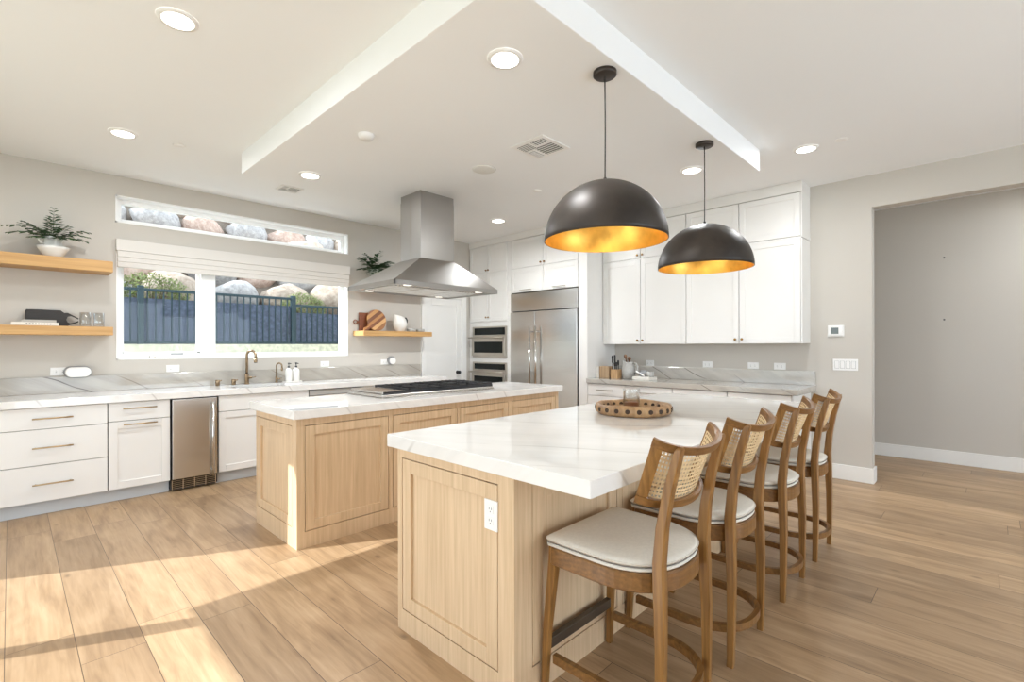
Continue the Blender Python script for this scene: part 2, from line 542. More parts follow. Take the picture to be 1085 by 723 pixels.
def box(bm, x0, x1, y0, y1, z0, z1, bev=0.0):
    x0, x1 = min(x0, x1), max(x0, x1)
    y0, y1 = min(y0, y1), max(y0, y1)
    z0, z1 = min(z0, z1), max(z0, z1)
    vs = [bm.verts.new(c) for c in ((x0, y0, z0), (x1, y0, z0), (x1, y1, z0), (x0, y1, z0), (x0, y0, z1), (x1, y0, z1), (x1, y1, z1), (x0, y1, z1))]
    fs = [bm.faces.new([vs[i] for i in q]) for q in ((3, 2, 1, 0), (4, 5, 6, 7), (0, 1, 5, 4), (1, 2, 6, 5), (2, 3, 7, 6), (3, 0, 4, 7))]
    if bev:
        es = list({e for f in fs for e in f.edges})
        bmesh.ops.bevel(bm, geom=es, offset=bev, segments=2, affect='EDGES', profile=0.5)
    return bm


def ring_bridge(bm, rings, cap0=True, cap1=True, smooth=True, closed=False):
    n = len(rings[0])
    vr = [[bm.verts.new(p) for p in r] for r in rings]
    rng = range(len(vr)) if closed else range(len(vr) - 1)
    for i in rng:
        a, b = vr[i], vr[(i + 1) % len(vr)]
        for j in range(n):
            f = bm.faces.new((a[j], a[(j + 1) % n], b[(j + 1) % n], b[j]))
            f.smooth = smooth
    if cap0 and not closed:
        bm.faces.new(list(reversed(vr[0])))
    if cap1 and not closed:
        bm.faces.new(vr[-1])
    return vr


def lathe(bm, prof, c=(0, 0, 0), n=32, cap0=False, cap1=False, smooth=True):
    """prof: list of (radius, z) from one end to the other"""
    rings = [[(c[0] + max(r, 1e-4) * math.cos(2 * PI * k / n), c[1] + max(r, 1e-4) * math.sin(2 * PI * k / n), c[2] + z) for k in range(n)] for r, z in prof]
    ring_bridge(bm, rings, cap0, cap1, smooth)
    return bm


def tube(bm, pts, r, n=10, caps=True):
    pts = [Vector(p) for p in pts]
    rs = r if isinstance(r, (list, tuple)) else [r] * len(pts)
    rings = []
    prev = None
    for i, p in enumerate(pts):
        t = (pts[min(i + 1, len(pts) - 1)] - pts[max(i - 1, 0)]).normalized()
        if prev is None:
            a = t.orthogonal().normalized()
        else:
            a = (prev - t * prev.dot(t)).normalized()
        prev = a
        b = t.cross(a)
        rings.append([p + (a * math.cos(2 * PI * k / n) + b * math.sin(2 * PI * k / n)) * rs[i] for k in range(n)])
    ring_bridge(bm, rings, caps, caps)
    return bm


def disc(bm, c, r, axis, t, n=24):
    """short cylinder centred at c along axis, thickness t"""
    a = Vector(axis).normalized()
    return tube(bm, [Vector(c) - a * t / 2, Vector(c) + a * t / 2], r, n)


def sweep_rect(bm, pts, ws, chamfer=0.22):
    """pts: path, ws: (width along x, depth along y) at each point; near-vertical path"""
    rings = []
    for (x, y, z), (w, d) in zip(pts, ws):
        a, b = w / 2, d / 2
        c = min(a, b) * chamfer
        rings.append([(x + px, y + py, z) for px, py in ((-a + c, -b), (a - c, -b), (a, -b + c), (a, b - c), (a - c, b), (-a + c, b), (-a, b - c), (-a, -b + c))])
    ring_bridge(bm, rings, True, True, False)
    return bm


def finish(bm):
    bmesh.ops.recalc_face_normals(bm, faces=bm.faces)


def obj(name, bm, m, parent=None, origin=None):
    """link bm (in world coordinates) as one mesh object"""
    finish(bm)
    org = ORG[parent.name] if parent else Vector(origin or (0, 0, 0))
    bmesh.ops.translate(bm, verts=bm.verts, vec=-org)
    me = bpy.data.meshes.new(name)
    bm.to_mesh(me)
    bm.free()
    for mm in (m if isinstance(m, (list, tuple)) else [m]):
        me.materials.append(mm)
    o = bpy.data.objects.new(name, me)
    COL.objects.link(o)
    if parent:
        o.parent = parent
    else:
        o.location = org
    ORG[o.name] = org.copy()
    return o


def tag(o, label=None, cat=None, group=None, kind=None):
    if label: o['label'] = label
    if cat: o['category'] = cat
    if group: o['group'] = group
    if kind: o['kind'] = kind
    return o


def thing(name, label, cat, loc, group=None):
    o = bpy.data.objects.new(name, None)
    o.empty_display_size = 0.1
    o.location = loc
    COL.objects.link(o)
    ORG[o.name] = Vector(loc)
    return tag(o, label, cat, group)


def struct(name, bm, m, parent=None):
    o = obj(name, bm, m, parent)
    if not parent:
        o['kind'] = 'structure'
    return o


def copy_tree(o, parent=None):
    c = o.copy()
    COL.objects.link(c)
    c.parent = parent
    if parent is None:
        pass
    for ch in list(o.children):
        copy_tree(ch, c)
    return c


# face frames: T(u, d, z) -> world, u along the face, d out of the face
def face_y(y0):      # faces -y
    return lambda u, d, z: (u, y0 - d, z)


def face_yb(y0):     # faces +y
    return lambda u, d, z: (u, y0 + d, z)


def face_x(x0):      # faces -x
    return lambda u, d, z: (x0 - d, u, z)


def fbox(bm, T, u0, u1, d0, d1, z0, z1, bev=0.0):
    a, b = T(u0, d0, z0), T(u1, d1, z1)
    return box(bm, a[0], b[0], a[1], b[1], a[2], b[2], bev)


def shaker(bm, T, u0, u1, z0, z1, rail=0.062, th=0.02, rec=0.009, d0=0.0):
    fbox(bm, T, u0 + rail * 0.9, u1 - rail * 0.9, d0, d0 + th - rec, z0 + rail * 0.9, z1 - rail * 0.9)
    b = 0.0018
    fbox(bm, T, u0, u0 + rail, d0, d0 + th, z0, z1, b)
    fbox(bm, T, u1 - rail, u1, d0, d0 + th, z0, z1, b)
    fbox(bm, T, u0 + rail, u1 - rail, d0, d0 + th, z1 - rail, z1, b)
    fbox(bm, T, u0 + rail, u1 - rail, d0, d0 + th, z0, z0 + rail, b)
    return bm


def slab(bm, T, u0, u1, z0, z1, th=0.02, d0=0.0, bev=0.002):
    return fbox(bm, T, u0, u1, d0, d0 + th, z0, z1, bev)


def bar_pull(T, uc, z, length, d0, m, parent, name='handle', vertical=False, r=0.006, out=0.032):
    bm = BM()
    if vertical:
        a, b = T(uc, d0 + out, z - length / 2), T(uc, d0 + out, z + length / 2)
        posts = [(uc, z - length * 0.42), (uc, z + length * 0.42)]
    else:
        a, b = T(uc - length / 2, d0 + out, z), T(uc + length / 2, d0 + out, z)
        posts = [(uc - length * 0.42, z), (uc + length * 0.42, z)]
    tube(bm, [a, b], r, 10)
    for u, zz in posts:
        tube(bm, [T(u, d0 - 0.001, zz), T(u, d0 + out, zz)], r * 0.8, 8)
    return obj(name, bm, m, parent)


def knob(T, u, z, d0, m, parent):
    bm = BM()
    a = Vector(T(u, d0 - 0.001, z)); n = (Vector(T(u, d0 + 1, z)) - Vector(T(u, d0, z)))
    tube(bm, [a, a + n * 0.012, a + n * 0.014, a + n * 0.024, a + n * 0.028], [0.006, 0.006, 0.012, 0.014, 0.010], 14)
    return obj('knob', bm, m, parent)


# ------------------------------------------------------------------ room dimensions
YW, XW, ZC = 5.957, 5.81, 2.976       # window wall, refrigerator wall, ceiling
ZP = 2.80                             # underside of the dropped ceiling panel
XB, YS = -1.60, -4.0                  # sliding-door wall, wall behind the camera
HX = 7.41                             # far wall of the hall
ZT = 0.92                             # worktop height
WIN = (0.71, 3.08, 1.21, 2.34)
CLE = (0.705, 3.083, 2.53, 2.79)

# ------------------------------------------------------------------ shell
bm = BM(); box(bm, XB - 0.2, HX + 0.2, YS - 0.2, YW + 0.2, -0.12, 0.0)
struct('floor', bm, M['floor'])
bm = BM(); box(bm, XB - 0.2, HX + 0.2, YS - 0.2, YW + 0.2, ZC, ZC + 0.15)
struct('ceiling', bm, M['ceil'])
bm = BM(); box(bm, 1.375, 4.405, 1.372, 4.52, ZP, ZC + 0.01, 0.004)
struct('ceiling_panel', bm, M['ceil'])

W = 0.20
bm = BM()
a0, a1, b0, b1 = WIN
box(bm, XB - 0.2, a0, YW, YW + W, 0, ZC)
box(bm, a1, HX, YW, YW + W, 0, ZC)
box(bm, a0, a1, YW, YW + W, 0, b0)
box(bm, a0, a1, YW, YW + W, b1, CLE[2])
box(bm, a0, a1, YW, YW + W, CLE[3], ZC)
struct('wall_left', bm, M['wall'])

OPEN_Y, OPEN_Z = 0.805, 2.665
bm = BM()
box(bm, XW, XW + 0.14, OPEN_Y, YW, 0, ZC)
box(bm, XW, XW + 0.14, -2.4, OPEN_Y, OPEN_Z, ZC)
box(bm, XW, XW + 0.14, YS, -2.4, 0, ZC)
struct('wall_right', bm, M['wall'])
bm = BM(); box(bm, HX, HX + 0.1, YS, 2.2, 0, ZC)
struct('wall_hall', bm, M['wall'])
bm = BM(); box(bm, XW + 0.14, HX, 2.1, 2.2, 0, ZC)
struct('wall_hall_end', bm, M['wall'])
SLY = (-1.90, 4.87, 2.66)             # sliding-door opening: y0, y1, head
bm = BM()
box(bm, XB - 0.12, XB, SLY[1], YW, 0, ZC)
box(bm, XB - 0.12, XB, YS, SLY[0], 0, ZC)
box(bm, XB - 0.12, XB, SLY[0], SLY[1], SLY[2], ZC)
struct('wall_back', bm, M['wall'])
bm = BM()
box(bm, XB, 0.0, YS - 0.12, YS, 0, ZC)
box(bm, 5.2, HX + 0.1, YS - 0.12, YS, 0, ZC)
box(bm, 0.0, 5.2, YS - 0.12, YS, 2.5, ZC)
struct('wall_rear', bm, M['wall'])

# sliding glass wall and rear glazing added for its light (behind the camera, they let the daylight and the sun in)
d2 = struct('door_2', BM(), M['vinyl'])
bm = BM()
for y in (3.874, 1.9, 0.0):
    box(bm, XB - 0.09, XB - 0.04, y - 0.045, y + 0.045, 0.0, SLY[2])
box(bm, XB - 0.09, XB - 0.03, SLY[0], SLY[0] + 0.06, 0, SLY[2])
box(bm, XB - 0.09, XB - 0.03, SLY[0], SLY[1], 0, 0.04)
obj('frame', bm, M['fence'], d2)
bm = BM(); box(bm, XB - 0.07, XB - 0.06, SLY[0] + 0.05, SLY[1], 0.03, SLY[2])
obj('pane', bm, M['pane'], d2)
d3 = struct('door_3', BM(), M['vinyl'])
bm = BM()
for x in (0.03, 1.75, 3.45, 5.17):
    box(bm, x - 0.03, x + 0.03, YS - 0.09, YS - 0.03, 0, 2.5)
obj('frame', bm, M['fence'], d3)
bm = BM(); box(bm, 0.0, 5.2, YS - 0.065, YS - 0.055, 0.0, 2.5)
obj('pane', bm, M['pane'], d3)
bm = BM(); box(bm, -3.51, XB - 0.12, -6.0, 4.94, 2.90, 3.10)
struct('patio_roof', bm, M['stucco'])
bm = BM(); box(bm, -30, XB - 0.2, -30, 30, -0.3, -0.05)
struct('ground_patio', bm, M['gravel'])

# baseboards
BBH, BBT = 0.147, 0.016
bm = BM()
box(bm, XW - BBT, XW, OPEN_Y - BBT, 1.34, 0, BBH, 0.003)
box(bm, XW - 0.001, XW + 0.14 + BBT, OPEN_Y - BBT, OPEN_Y, 0, BBH, 0.003)
struct('baseboard_right', bm, M['trim'])
bm = BM(); box(bm, HX - BBT, HX, YS, 2.1, 0, BBH, 0.003)
struct('baseboard_hall', bm, M['trim'])

# ------------------------------------------------------------------ windows
def window(name, rect, mull=None):
    x0, x1, z0, z1 = rect
    w = struct(name, BM(), M['vinyl'])
    bm = BM()
    j = 0.012
    for (xa, xb, za, zb) in ((x0, x0 + j, z0, z1), (x1 - j, x1, z0, z1), (x0, x1, z0, z0 + j), (x0, x1, z1 - j, z1)):
        box(bm, xa, xb, YW - 0.004, YW + 0.15, za, zb)
    obj('jamb_liner', bm, M['vinyl'], w)
    bm = BM()
    f = 0.045
    ya, yb = YW + 0.10, YW + 0.155
    xi0, xi1, zi0, zi1 = x0 + j, x1 - j, z0 + j, z1 - j
    for (xa, xb, za, zb) in ((xi0, xi0 + f, zi0, zi1), (xi1 - f, xi1, zi0, zi1), (xi0 + f, xi1 - f, zi0, zi0 + f), (xi0 + f, xi1 - f, zi1 - f, zi1)):
        box(bm, xa, xb, ya, yb, za, zb, 0.003)
    obj('frame', bm, M['vinyl'], w)
    if mull:
        bm = BM()
        box(bm, mull - 0.07, mull + 0.07, ya - 0.03, yb, zi0 + f, zi1 - f, 0.004)
        obj('mullion', bm, M['vinyl'], w)
        bm = BM()
        xs0, xs1 = xi0 + f, mull - 0.07
        s = 0.03
        for (xa, xb, za, zb) in ((xs0, xs0 + s * 0.4, zi0 + f, zi1 - f), (xs1 - s, xs1, zi0 + f, zi1 - f), (xs0, xs1, zi0 + f, zi0 + f + s * 0.6), (xs0, xs1, zi1 - f - s, zi1 - f)):
            box(bm, xa, xb, ya + 0.005, yb - 0.01, za, zb, 0.002)
        obj('sash', bm, M['vinyl'], w)
        bm = BM()
        box(bm, 0.98, 1.12, YW + 0.055, YW + 0.10, z0 + 0.012, z0 + 0.035, 0.004)
        box(bm, 1.02, 1.14, YW + 0.03, YW + 0.055, z0 + 0.014, z0 + 0.026, 0.003)
        obj('crank_handle', bm, M['oven'], w)
        bm = BM()
        box(bm, 1.165, 1.275, YW + 0.083, YW + 0.10, z0 + 0.045, z0 + 0.058, 0.003)
        obj('lock', bm, M['grey'], w)
    bm = BM()
    if mull:
        box(bm, xi0 + f, mull - 0.07, YW + 0.125, YW + 0.131, zi0 + f, zi1 - f)
        box(bm, mull + 0.07, xi1 - f, YW + 0.125, YW + 0.131, zi0 + f, zi1 - f)
    else:
        box(bm, xi0 + f, xi1 - f, YW + 0.125, YW + 0.131, zi0 + f, zi1 - f)
    obj('pane', bm, M['pane'], w)
    return w


window('window_1', WIN, 1.50)
window('window_2', CLE)

bl = thing('roman_blind', 'pale folded fabric blind with a flat valance over the wide kitchen window', 'blind', (1.89, YW - 0.02, 2.1))
bm = BM(); box(bm, 0.705, 3.085, YW - 0.055, YW - 0.002, 2.255, 2.365, 0.003)
obj('valance', bm, M['blind'], bl)
bm = BM()
for k, (za, zb, dd) in enumerate(((2.195, 2.258, 0.050), (2.15, 2.20, 0.044), (2.10, 2.155, 0.038))):
    box(bm, 0.715, 3.075, YW - dd, YW - 0.006, za, zb - 0.004, 0.006)
obj('folds', bm, M['blind'], bl)

# ------------------------------------------------------------------ pantry door
d1 = struct('door_1', BM(), M['trim'])
TD = face_y(YW)
DX0, DX1, DZ = 4.297, 4.990, 2.06
bm = BM()
fbox(bm, TD, DX0 - 0.077, DX0, 0, 0.034, 0, DZ + 0.08, 0.003)
fbox(bm, TD, DX1, DX1 + 0.085, 0, 0.034, 0, DZ + 0.08, 0.003)
fbox(bm, TD, DX0 - 0.077, DX1 + 0.085, 0, 0.036, DZ, DZ + 0.08, 0.003)
obj('casing', bm, M['trim'], d1)
bm = BM(); shaker(bm, TD, DX0 + 0.003, DX1 - 0.003, 0.01, DZ - 0.003, 0.105, 0.016, 0.011)
obj('door_leaf', bm, M['trim'], d1)
bm = BM()
kx = DX1 - 0.09
disc(bm, (kx, YW - 0.018, 0.925), 0.028, (0, 1, 0), 0.012)
tube(bm, [(kx, YW - 0.02, 0.925), (kx, YW - 0.045, 0.925), (kx, YW - 0.05, 0.925), (kx, YW - 0.075, 0.925), (kx, YW - 0.08, 0.925)], [0.01, 0.01, 0.024, 0.027, 0.015], 16)
obj('door_knob', bm, M['iron'], d1)

# ------------------------------------------------------------------ window-wall cabinets
YF = 5.335      # front of the doors
YBODY = YF + 0.02
TF = face_y(YBODY)
TOE_Y = YF + 0.075
GAP = 0.0035
ZD0, ZD1 = 0.115, 0.855


def base_carcass(root, x0, x1, toe=True, top=0.858):
    bm = BM(); box(bm, x0 + 0.001, x1 - 0.001, YBODY + 0.001, YW - 0.002, 0.112, top)
    obj('carcass', bm, M['gap_shade'], root)
    if toe:
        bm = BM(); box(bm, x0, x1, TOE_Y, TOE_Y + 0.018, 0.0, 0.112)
        obj('toe_kick', bm, M['toe'], root)


r = thing('drawer_cabinet', 'white base cabinet of three wide slab drawers under the window counter', 'cabinet', (0.1, 5.65, 0))
base_carcass(r, -0.42, 0.578)
for (za, zb, zh) in ((0.689, ZD1, 0.772), (0.405, 0.684, 0.543), (ZD0, 0.400, 0.256)):
    bm = BM(); slab(bm, TF, -0.42 + GAP, 0.578 - GAP, za, zb)
    dr = obj('drawer', bm, M['cab'], r)
    bar_pull(TF, 0.237, zh, 0.24, 0.02, M['brass'], dr)
r = thing('base_cabinet', 'white base cabinet with one drawer over a shaker door, beside the small steel fridge', 'cabinet', (0.8, 5.65, 0))
base_carcass(r, 0.578, 1.022)
bm = BM(); slab(bm, TF, 0.578 + GAP, 1.022 - GAP, 0.697, ZD1)
dr = obj('drawer', bm, M['cab'], r); bar_pull(TF, 0.797, 0.803, 0.24, 0.02, M['brass'], dr)
bm = BM(); shaker(bm, TF, 0.578 + GAP, 1.022 - GAP, ZD0, 0.692)
dr = obj('door', bm, M['cab'], r); bar_pull(TF, 0.800, 0.665, 0.24, 0.02, M['brass'], dr)

r = thing('undercounter_fridge', 'narrow stainless undercounter fridge with a vertical bar handle and floor grille', 'fridge', (1.215, 5.65, 0))
bm = BM(); box(bm, 1.026, 1.408, YF + 0.03, YW - 0.01, 0.02, 0.856)
obj('body', bm, M['grille'], r)
bm = BM(); box(bm, 1.034, 1.398, YF - 0.022, YF + 0.028, 0.118, 0.850, 0.004)
obj('door', bm, M['steel'], r)
bar_pull(face_y(YF - 0.022), 1.352, 0.46, 0.70, 0.0, M['chrome'], r, vertical=True, r=0.011, out=0.045)
bm = BM()
box(bm, 1.034, 1.398, YF + 0.03, YF + 0.05, 0.012, 0.108, 0.002)
g = obj('toe_grille', bm, M['grille'], r)
bm = BM()
for k in range(5):
    z = 0.026 + k * 0.017
    box(bm, 1.04, 1.392, YF + 0.022, YF + 0.03, z, z + 0.005)
for x in (1.034, 1.12, 1.212, 1.304, 1.388):
    box(bm, x, x + 0.008, YF + 0.021, YF + 0.031, 0.014, 0.106)
obj('slats', bm, M['chrome'], g)

r = thing('sink_cabinet', 'white sink base cabinet with a false drawer front and two shaker doors', 'cabinet', (1.85, 5.65, 0))
base_carcass(r, 1.411, 2.297, True, 0.688)
bm = BM(); slab(bm, TF, 1.411 + GAP, 2.297 - GAP, 0.704, ZD1)
obj('false_front', bm, M['cab'], r)
for (ua, ub) in ((1.411, 1.854), (1.854, 2.297)):
    bm = BM(); shaker(bm, TF, ua + GAP, ub - GAP, ZD0, 0.699)
    obj('door', bm, M['cab'], r)

r = thing('dishwasher', 'dishwasher with a dark control strip under the counter beside the sink cabinet', 'dishwasher', (2.61, 5.65, 0))
bm = BM(); box(bm, 2.300, 2.922, YF + 0.03, YW - 0.01, 0.02, 0.857)
obj('body', bm, M['grille'], r)
bm = BM(); box(bm, 2.304, 2.918, YF - 0.005, YF + 0.028, 0.115, 0.79, 0.003)
obj('door', bm, M['steel'], r)
bm = BM(); box(bm, 2.304, 2.918, YF - 0.005, YF + 0.028, 0.793, 0.852, 0.003)
obj('control_strip', bm, M['satin'], r)
bm = BM(); box(bm, 2.302, 2.920, YF + 0.002, YF + 0.029, 0.846, 0.8575)
obj('top_gasket', bm, M['grille'], r)

r = thing('end_cabinet', 'white base cabinet at the pantry-door end of the window counter', 'cabinet', (3.55, 5.65, 0))
base_carcass(r, 2.925, 4.16)
for (ua, ub) in ((2.925, 3.54), (3.54, 4.16)):
    bm = BM(); slab(bm, TF, ua + GAP, ub - GAP, 0.704, ZD1)
    obj('drawer', bm, M['cab'], r)
    bm = BM(); shaker(bm, TF, ua + GAP, ub - GAP, ZD0, 0.699)
    obj('door', bm, M['cab'], r)
bm = BM(); box(bm, 4.16, 4.18, YF, YW - 0.001, 0, 0.858)
obj('end_panel', bm, M['cab'], r)

# worktop with sink cut-out
bm = BM()
YCF = 5.31
SK = (1.62, 2.16, 5.40, 5.78)
box(bm, -0.42, SK[0], YCF, YW - 0.001, 0.86, ZT, 0.003)
box(bm, SK[1], 4.20, YCF, YW - 0.001, 0.86, ZT, 0.003)
box(bm, SK[0], SK[1], YCF, SK[2], 0.86, ZT)
box(bm, SK[0], SK[1], SK[3], YW - 0.001, 0.86, ZT)
tag(obj('worktop', bm, M['top'], None, (1.9, 5.6, 0.86)), 'long pale veined stone worktop running under the kitchen window', 'countertop')
bm = BM()
box(bm, SK[0], SK[1], SK[2], SK[2] + 0.006, 0.70, 0.86); box(bm, SK[0], SK[1], SK[3] - 0.006, SK[3], 0.70, 0.86)
box(bm, SK[0], SK[0] + 0.006, SK[2], SK[3], 0.70, 0.86); box(bm, SK[1] - 0.006, SK[1], SK[2], SK[3], 0.70, 0.86)
box(bm, SK[0], SK[1], SK[2], SK[3], 0.694, 0.70)
tag(obj('sink', bm, M['steel'], None, (1.89, 5.59, 0.70)), 'undermount steel sink basin below the gooseneck faucet', 'sink')
bm = BM(); box(bm, -0.42, 4.20, YW - 0.022, YW - 0.001, ZT + 0.0005, 1.07, 0.002)
tag(obj('backsplash', bm, M['splash'], None, (1.9, YW, ZT)), 'low grey stone backsplash with diagonal dark veins below the window', 'backsplash')

# faucets
def gooseneck(name, label, x, y, h, r, reach):
    t = thing(name, label, 'faucet', (x, y, ZT))
    bm = BM()
    tube(bm, [(x, y, ZT), (x, y, ZT + 0.015), (x, y, ZT + 0.016), (x, y, ZT + h * 0.3), (x, y, ZT + h * 0.31)], [r * 1.9, r * 1.9, r * 1.55, r * 1.55, r], 14)
    obj('base', bm, M['bronze'], t)
    dx, dy = 0.55, -0.83
    pts = [(x, y, ZT + h * 0.3), (x, y, ZT + h - reach / 2)]
    for k in range(1, 13):
        a = PI * k / 12
        o = reach / 2 * (1 - math.cos(a)); zz = ZT + h - reach / 2 + reach / 2 * math.sin(a)
        pts.append((x + dx * o, y + dy * o, zz))
    pts.append((x + dx * reach, y + dy * reach, ZT + h - reach / 2 - h * 0.16))
    bm = BM(); tube(bm, pts, r, 12)
    s = obj('spout', bm, M['bronze'], t)
    bm = BM(); p = Vector(pts[-1]); tube(bm, [p + Vector((0, 0, h * 0.12)), p, p - Vector((0, 0, 0.02))], [r * 1.12, r * 1.3, r * 1.2], 12)
    obj('spray_head', bm, M['bronze'], s)
    bm = BM(); zz = ZT + h * 0.2
    tube(bm, [(x, y, zz), (x + r * 3.2, y - r * 1.5, zz)], r * 0.9, 10)
    tube(bm, [(x + r * 2.8, y - r * 1.3, zz), (x + r * 5.8, y - r * 2.6, zz + 0.006)], r * 0.4, 8)
    obj('lever', bm, M['bronze'], t)
    return t


gooseneck('kitchen_faucet', 'tall bronze gooseneck faucet standing at the sink', 1.822, 5.83, 0.37, 0.014, 0.11)
gooseneck('filter_faucet', 'small bronze filter tap between the tall faucet and the soap bottles', 2.136, 5.83, 0.225, 0.009, 0.07)
for x, h, nm, lab in ((1.535, 0.060, 'air_switch', 'short bronze cap on the worktop farthest from the tall faucet'), (1.690, 0.060, 'soap_pump', 'short bronze soap pump with a small nozzle beside the tall faucet')):
    t = thing(nm, lab, 'fitting', (x, 5.83, ZT))
    bm = BM(); tube(bm, [(x, 5.83, ZT), (x, 5.83, ZT + h), (x, 5.83, ZT + h + 0.003)], [0.021, 0.021, 0.018], 16)
    obj('body', bm, M['bronze'], t)
    bm = BM(); tube(bm, [(x, 5.83, ZT + h * 0.75), (x + 0.03, 5.80, ZT + h * 0.95)], 0.007, 8)
    obj('nozzle', bm, M['bronze'], t)

bm = BM(); box(bm, 2.205, 2.395, 5.74, 5.84, ZT, ZT + 0.016, 0.004)
tag(obj('soap_tray', bm, M['ceramic'], None, (2.3, 5.79, ZT)), 'low pale tray holding two soap bottles beside the sink', 'tray')
for i, x in enumerate((2.258, 2.343)):
    t = thing('soap_bottle', ('white pump bottle on the soap tray, next to the small filter tap', 'white pump bottle on the soap tray, on the side away from the taps')[i], 'bottle', (x, 5.79, ZT + 0.016), 'soap bottles beside the sink')
    z = ZT + 0.016
    bm = BM(); lathe(bm, [(0.001, z), (0.035, z), (0.037, z + 0.006), (0.037, z + 0.115), (0.030, z + 0.135), (0.013, z + 0.148), (0.013, z + 0.155)], (x, 5.79, 0), 20, cap1=True)
    obj('bottle', bm, M['ceramic'], t)
    bm = BM()
    tube(bm, [(x, 5.79, z + 0.153), (x, 5.79, z + 0.172), (x, 5.79, z + 0.173), (x, 5.79, z + 0.20)], [0.014, 0.014, 0.005, 0.005], 12)
    tube(bm, [(x, 5.79, z + 0.198), (x, 5.79, z + 0.21)], 0.012, 12)
    tube(bm, [(x, 5.79, z + 0.203), (x + 0.012, 5.755, z + 0.200)], 0.005, 8)
    obj('pump', bm, M['knife'], t)


# ------------------------------------------------------------------ outlets and wall devices
def outlet(T, u, z, label, w=0.115, h=0.072, vertical=False, plug=None):
    p = T(u, 0, z)
    t = thing('wall_outlet', label, 'outlet', p, 'wall outlets')
    if vertical: w, h = h, w
    bm = BM(); fbox(bm, T, u - w / 2, u + w / 2, 0, 0.006, z - h / 2, z + h / 2, 0.002)
    obj('cover_plate', bm, M['white'], t)
    for s in (-1, 1):
        uc, zc = (u, z + s * 0.022) if vertical else (u + s * 0.022, z)
        bm = BM(); fbox(bm, T, uc - 0.015, uc + 0.015, 0.006, 0.008, zc - 0.015, zc + 0.015, 0.0008)
        rc = obj('receptacle', bm, M['white'], t)
        bm = BM()
        for q in (-1, 1):
            if vertical:
                fbox(bm, T, uc + q * 0.006 - 0.0012, uc + q * 0.006 + 0.0012, 0.008, 0.0084, zc - 0.001, zc + 0.008)
            else:
                fbox(bm, T, uc - 0.001, uc + 0.008, 0.008, 0.0084, zc + q * 0.006 - 0.0012, zc + q * 0.006 + 0.0012)
        fbox(bm, T, uc - 0.002, uc + 0.002, 0.008, 0.0084, zc - 0.010, zc - 0.006)
        obj('slots', bm, M['slot'], rc)
    return t


TWL = face_y(YW)
TWR = face_x(XW)
outlet(TWL, 0.305, 1.116, 'white wall outlet half hidden by the rounded plug-in device')
outlet(TWL, 1.163, 1.112, 'white outlet under the crank of the casement window')
outlet(TWL, 2.765, 1.114, 'white outlet under the fixed end of the window, past the soap bottles')
outlet(TWL, 3.615, 1.118, 'white outlet behind the round plug-in device')
for y, lab in ((3.139, 'white outlet on the wall beside the grey pitcher'), (2.390, 'white outlet above the fridge-wall backsplash, second from the pitcher'),
               (1.880, 'white outlet above the fridge-wall backsplash, third from the pitcher'), (1.610, 'white outlet above the open end of the fridge-wall backsplash')):
    outlet(TWR, y, 1.110, lab)

t = thing('plug_in_speaker', 'white rounded pill-shaped device with a dark back, plugged in at the window wall', 'speaker', (0.42, YW - 0.03, 1.10))
def pill(bm, x0, x1, z0, z1, y0, y1, n=10):
    r_ = (z1 - z0) / 2; zc = (z0 + z1) / 2
    o = []
    for k in range(n + 1):
        a = PI / 2 + PI * k / n
        o.append((x0 + r_ + r_ * math.cos(a), zc + r_ * math.sin(a)))
    for k in range(n + 1):
        a = -PI / 2 + PI * k / n
        o.append((x1 - r_ + r_ * math.cos(a), zc + r_ * math.sin(a)))
    cx = (x0 + x1) / 2
    def rg(s, y): return [(cx + (x - cx) * s, y, zc + (z - zc) * s) for x, z in o]
    ring_bridge(bm, [rg(0.96, y1), rg(1, y1 - 0.004), rg(1, y0 + 0.006), rg(0.96, y0 + 0.001), rg(0.9, y0)], True, True)
bm = BM(); pill(bm, 0.332, 0.528, 1.055, 1.162, YW - 0.052, YW - 0.01)
obj('back_shell', bm, M['grey'], t)
bm = BM(); pill(bm, 0.342, 0.520, 1.062, 1.152, YW - 0.085, YW - 0.050)
obj('body', bm, M['white'], t)
t = thing('plug_in_hub', 'round white plug-in disc with a dark rim low on the wall by the pantry door', 'device', (3.70, YW - 0.03, 1.145))
bm = BM(); disc(bm, (3.705, YW - 0.03, 1.140), 0.056, (0, 1, 0), 0.04, 28)
obj('rim', bm, M['grey'], t)
bm = BM(); disc(bm, (3.71, YW - 0.058, 1.132), 0.046, (0, 1, 0), 0.020, 28)
obj('face', bm, M['white'], t)

t = thing('thermostat', 'white wall thermostat with a small grey screen', 'thermostat', (XW, 1.097, 1.478))
bm = BM(); fbox(bm, TWR, 1.028, 1.168, 0, 0.012, 1.420, 1.536, 0.003)
fbox(bm, TWR, 1.036, 1.160, 0.012, 0.026, 1.428, 1.530, 0.006)
obj('body', bm, M['white'], t)
bm = BM(); fbox(bm, TWR, 1.072, 1.136, 0.026, 0.0275, 1.448, 1.512)
obj('screen', bm, M['lcd'], t)
t = thing('light_switch', 'four-gang white rocker switch plate below the thermostat', 'light switch', (XW, 1.02, 1.141))
bm = BM(); fbox(bm, TWR, 0.916, 1.124, 0, 0.006, 1.084, 1.198, 0.002)
obj('cover_plate', bm, M['white'], t)
for k in range(4):
    u = 0.951 + k * 0.046
    bm = BM(); fbox(bm, TWR, u - 0.0185, u + 0.0185, 0.006, 0.0066, 1.1045, 1.1775)
    obj('rocker_gap', bm, M['grey'], t)
    bm = BM(); fbox(bm, TWR, u - 0.016, u + 0.016, 0.006, 0.010, 1.107, 1.175, 0.002)
    obj('rocker', bm, M['white'], t)
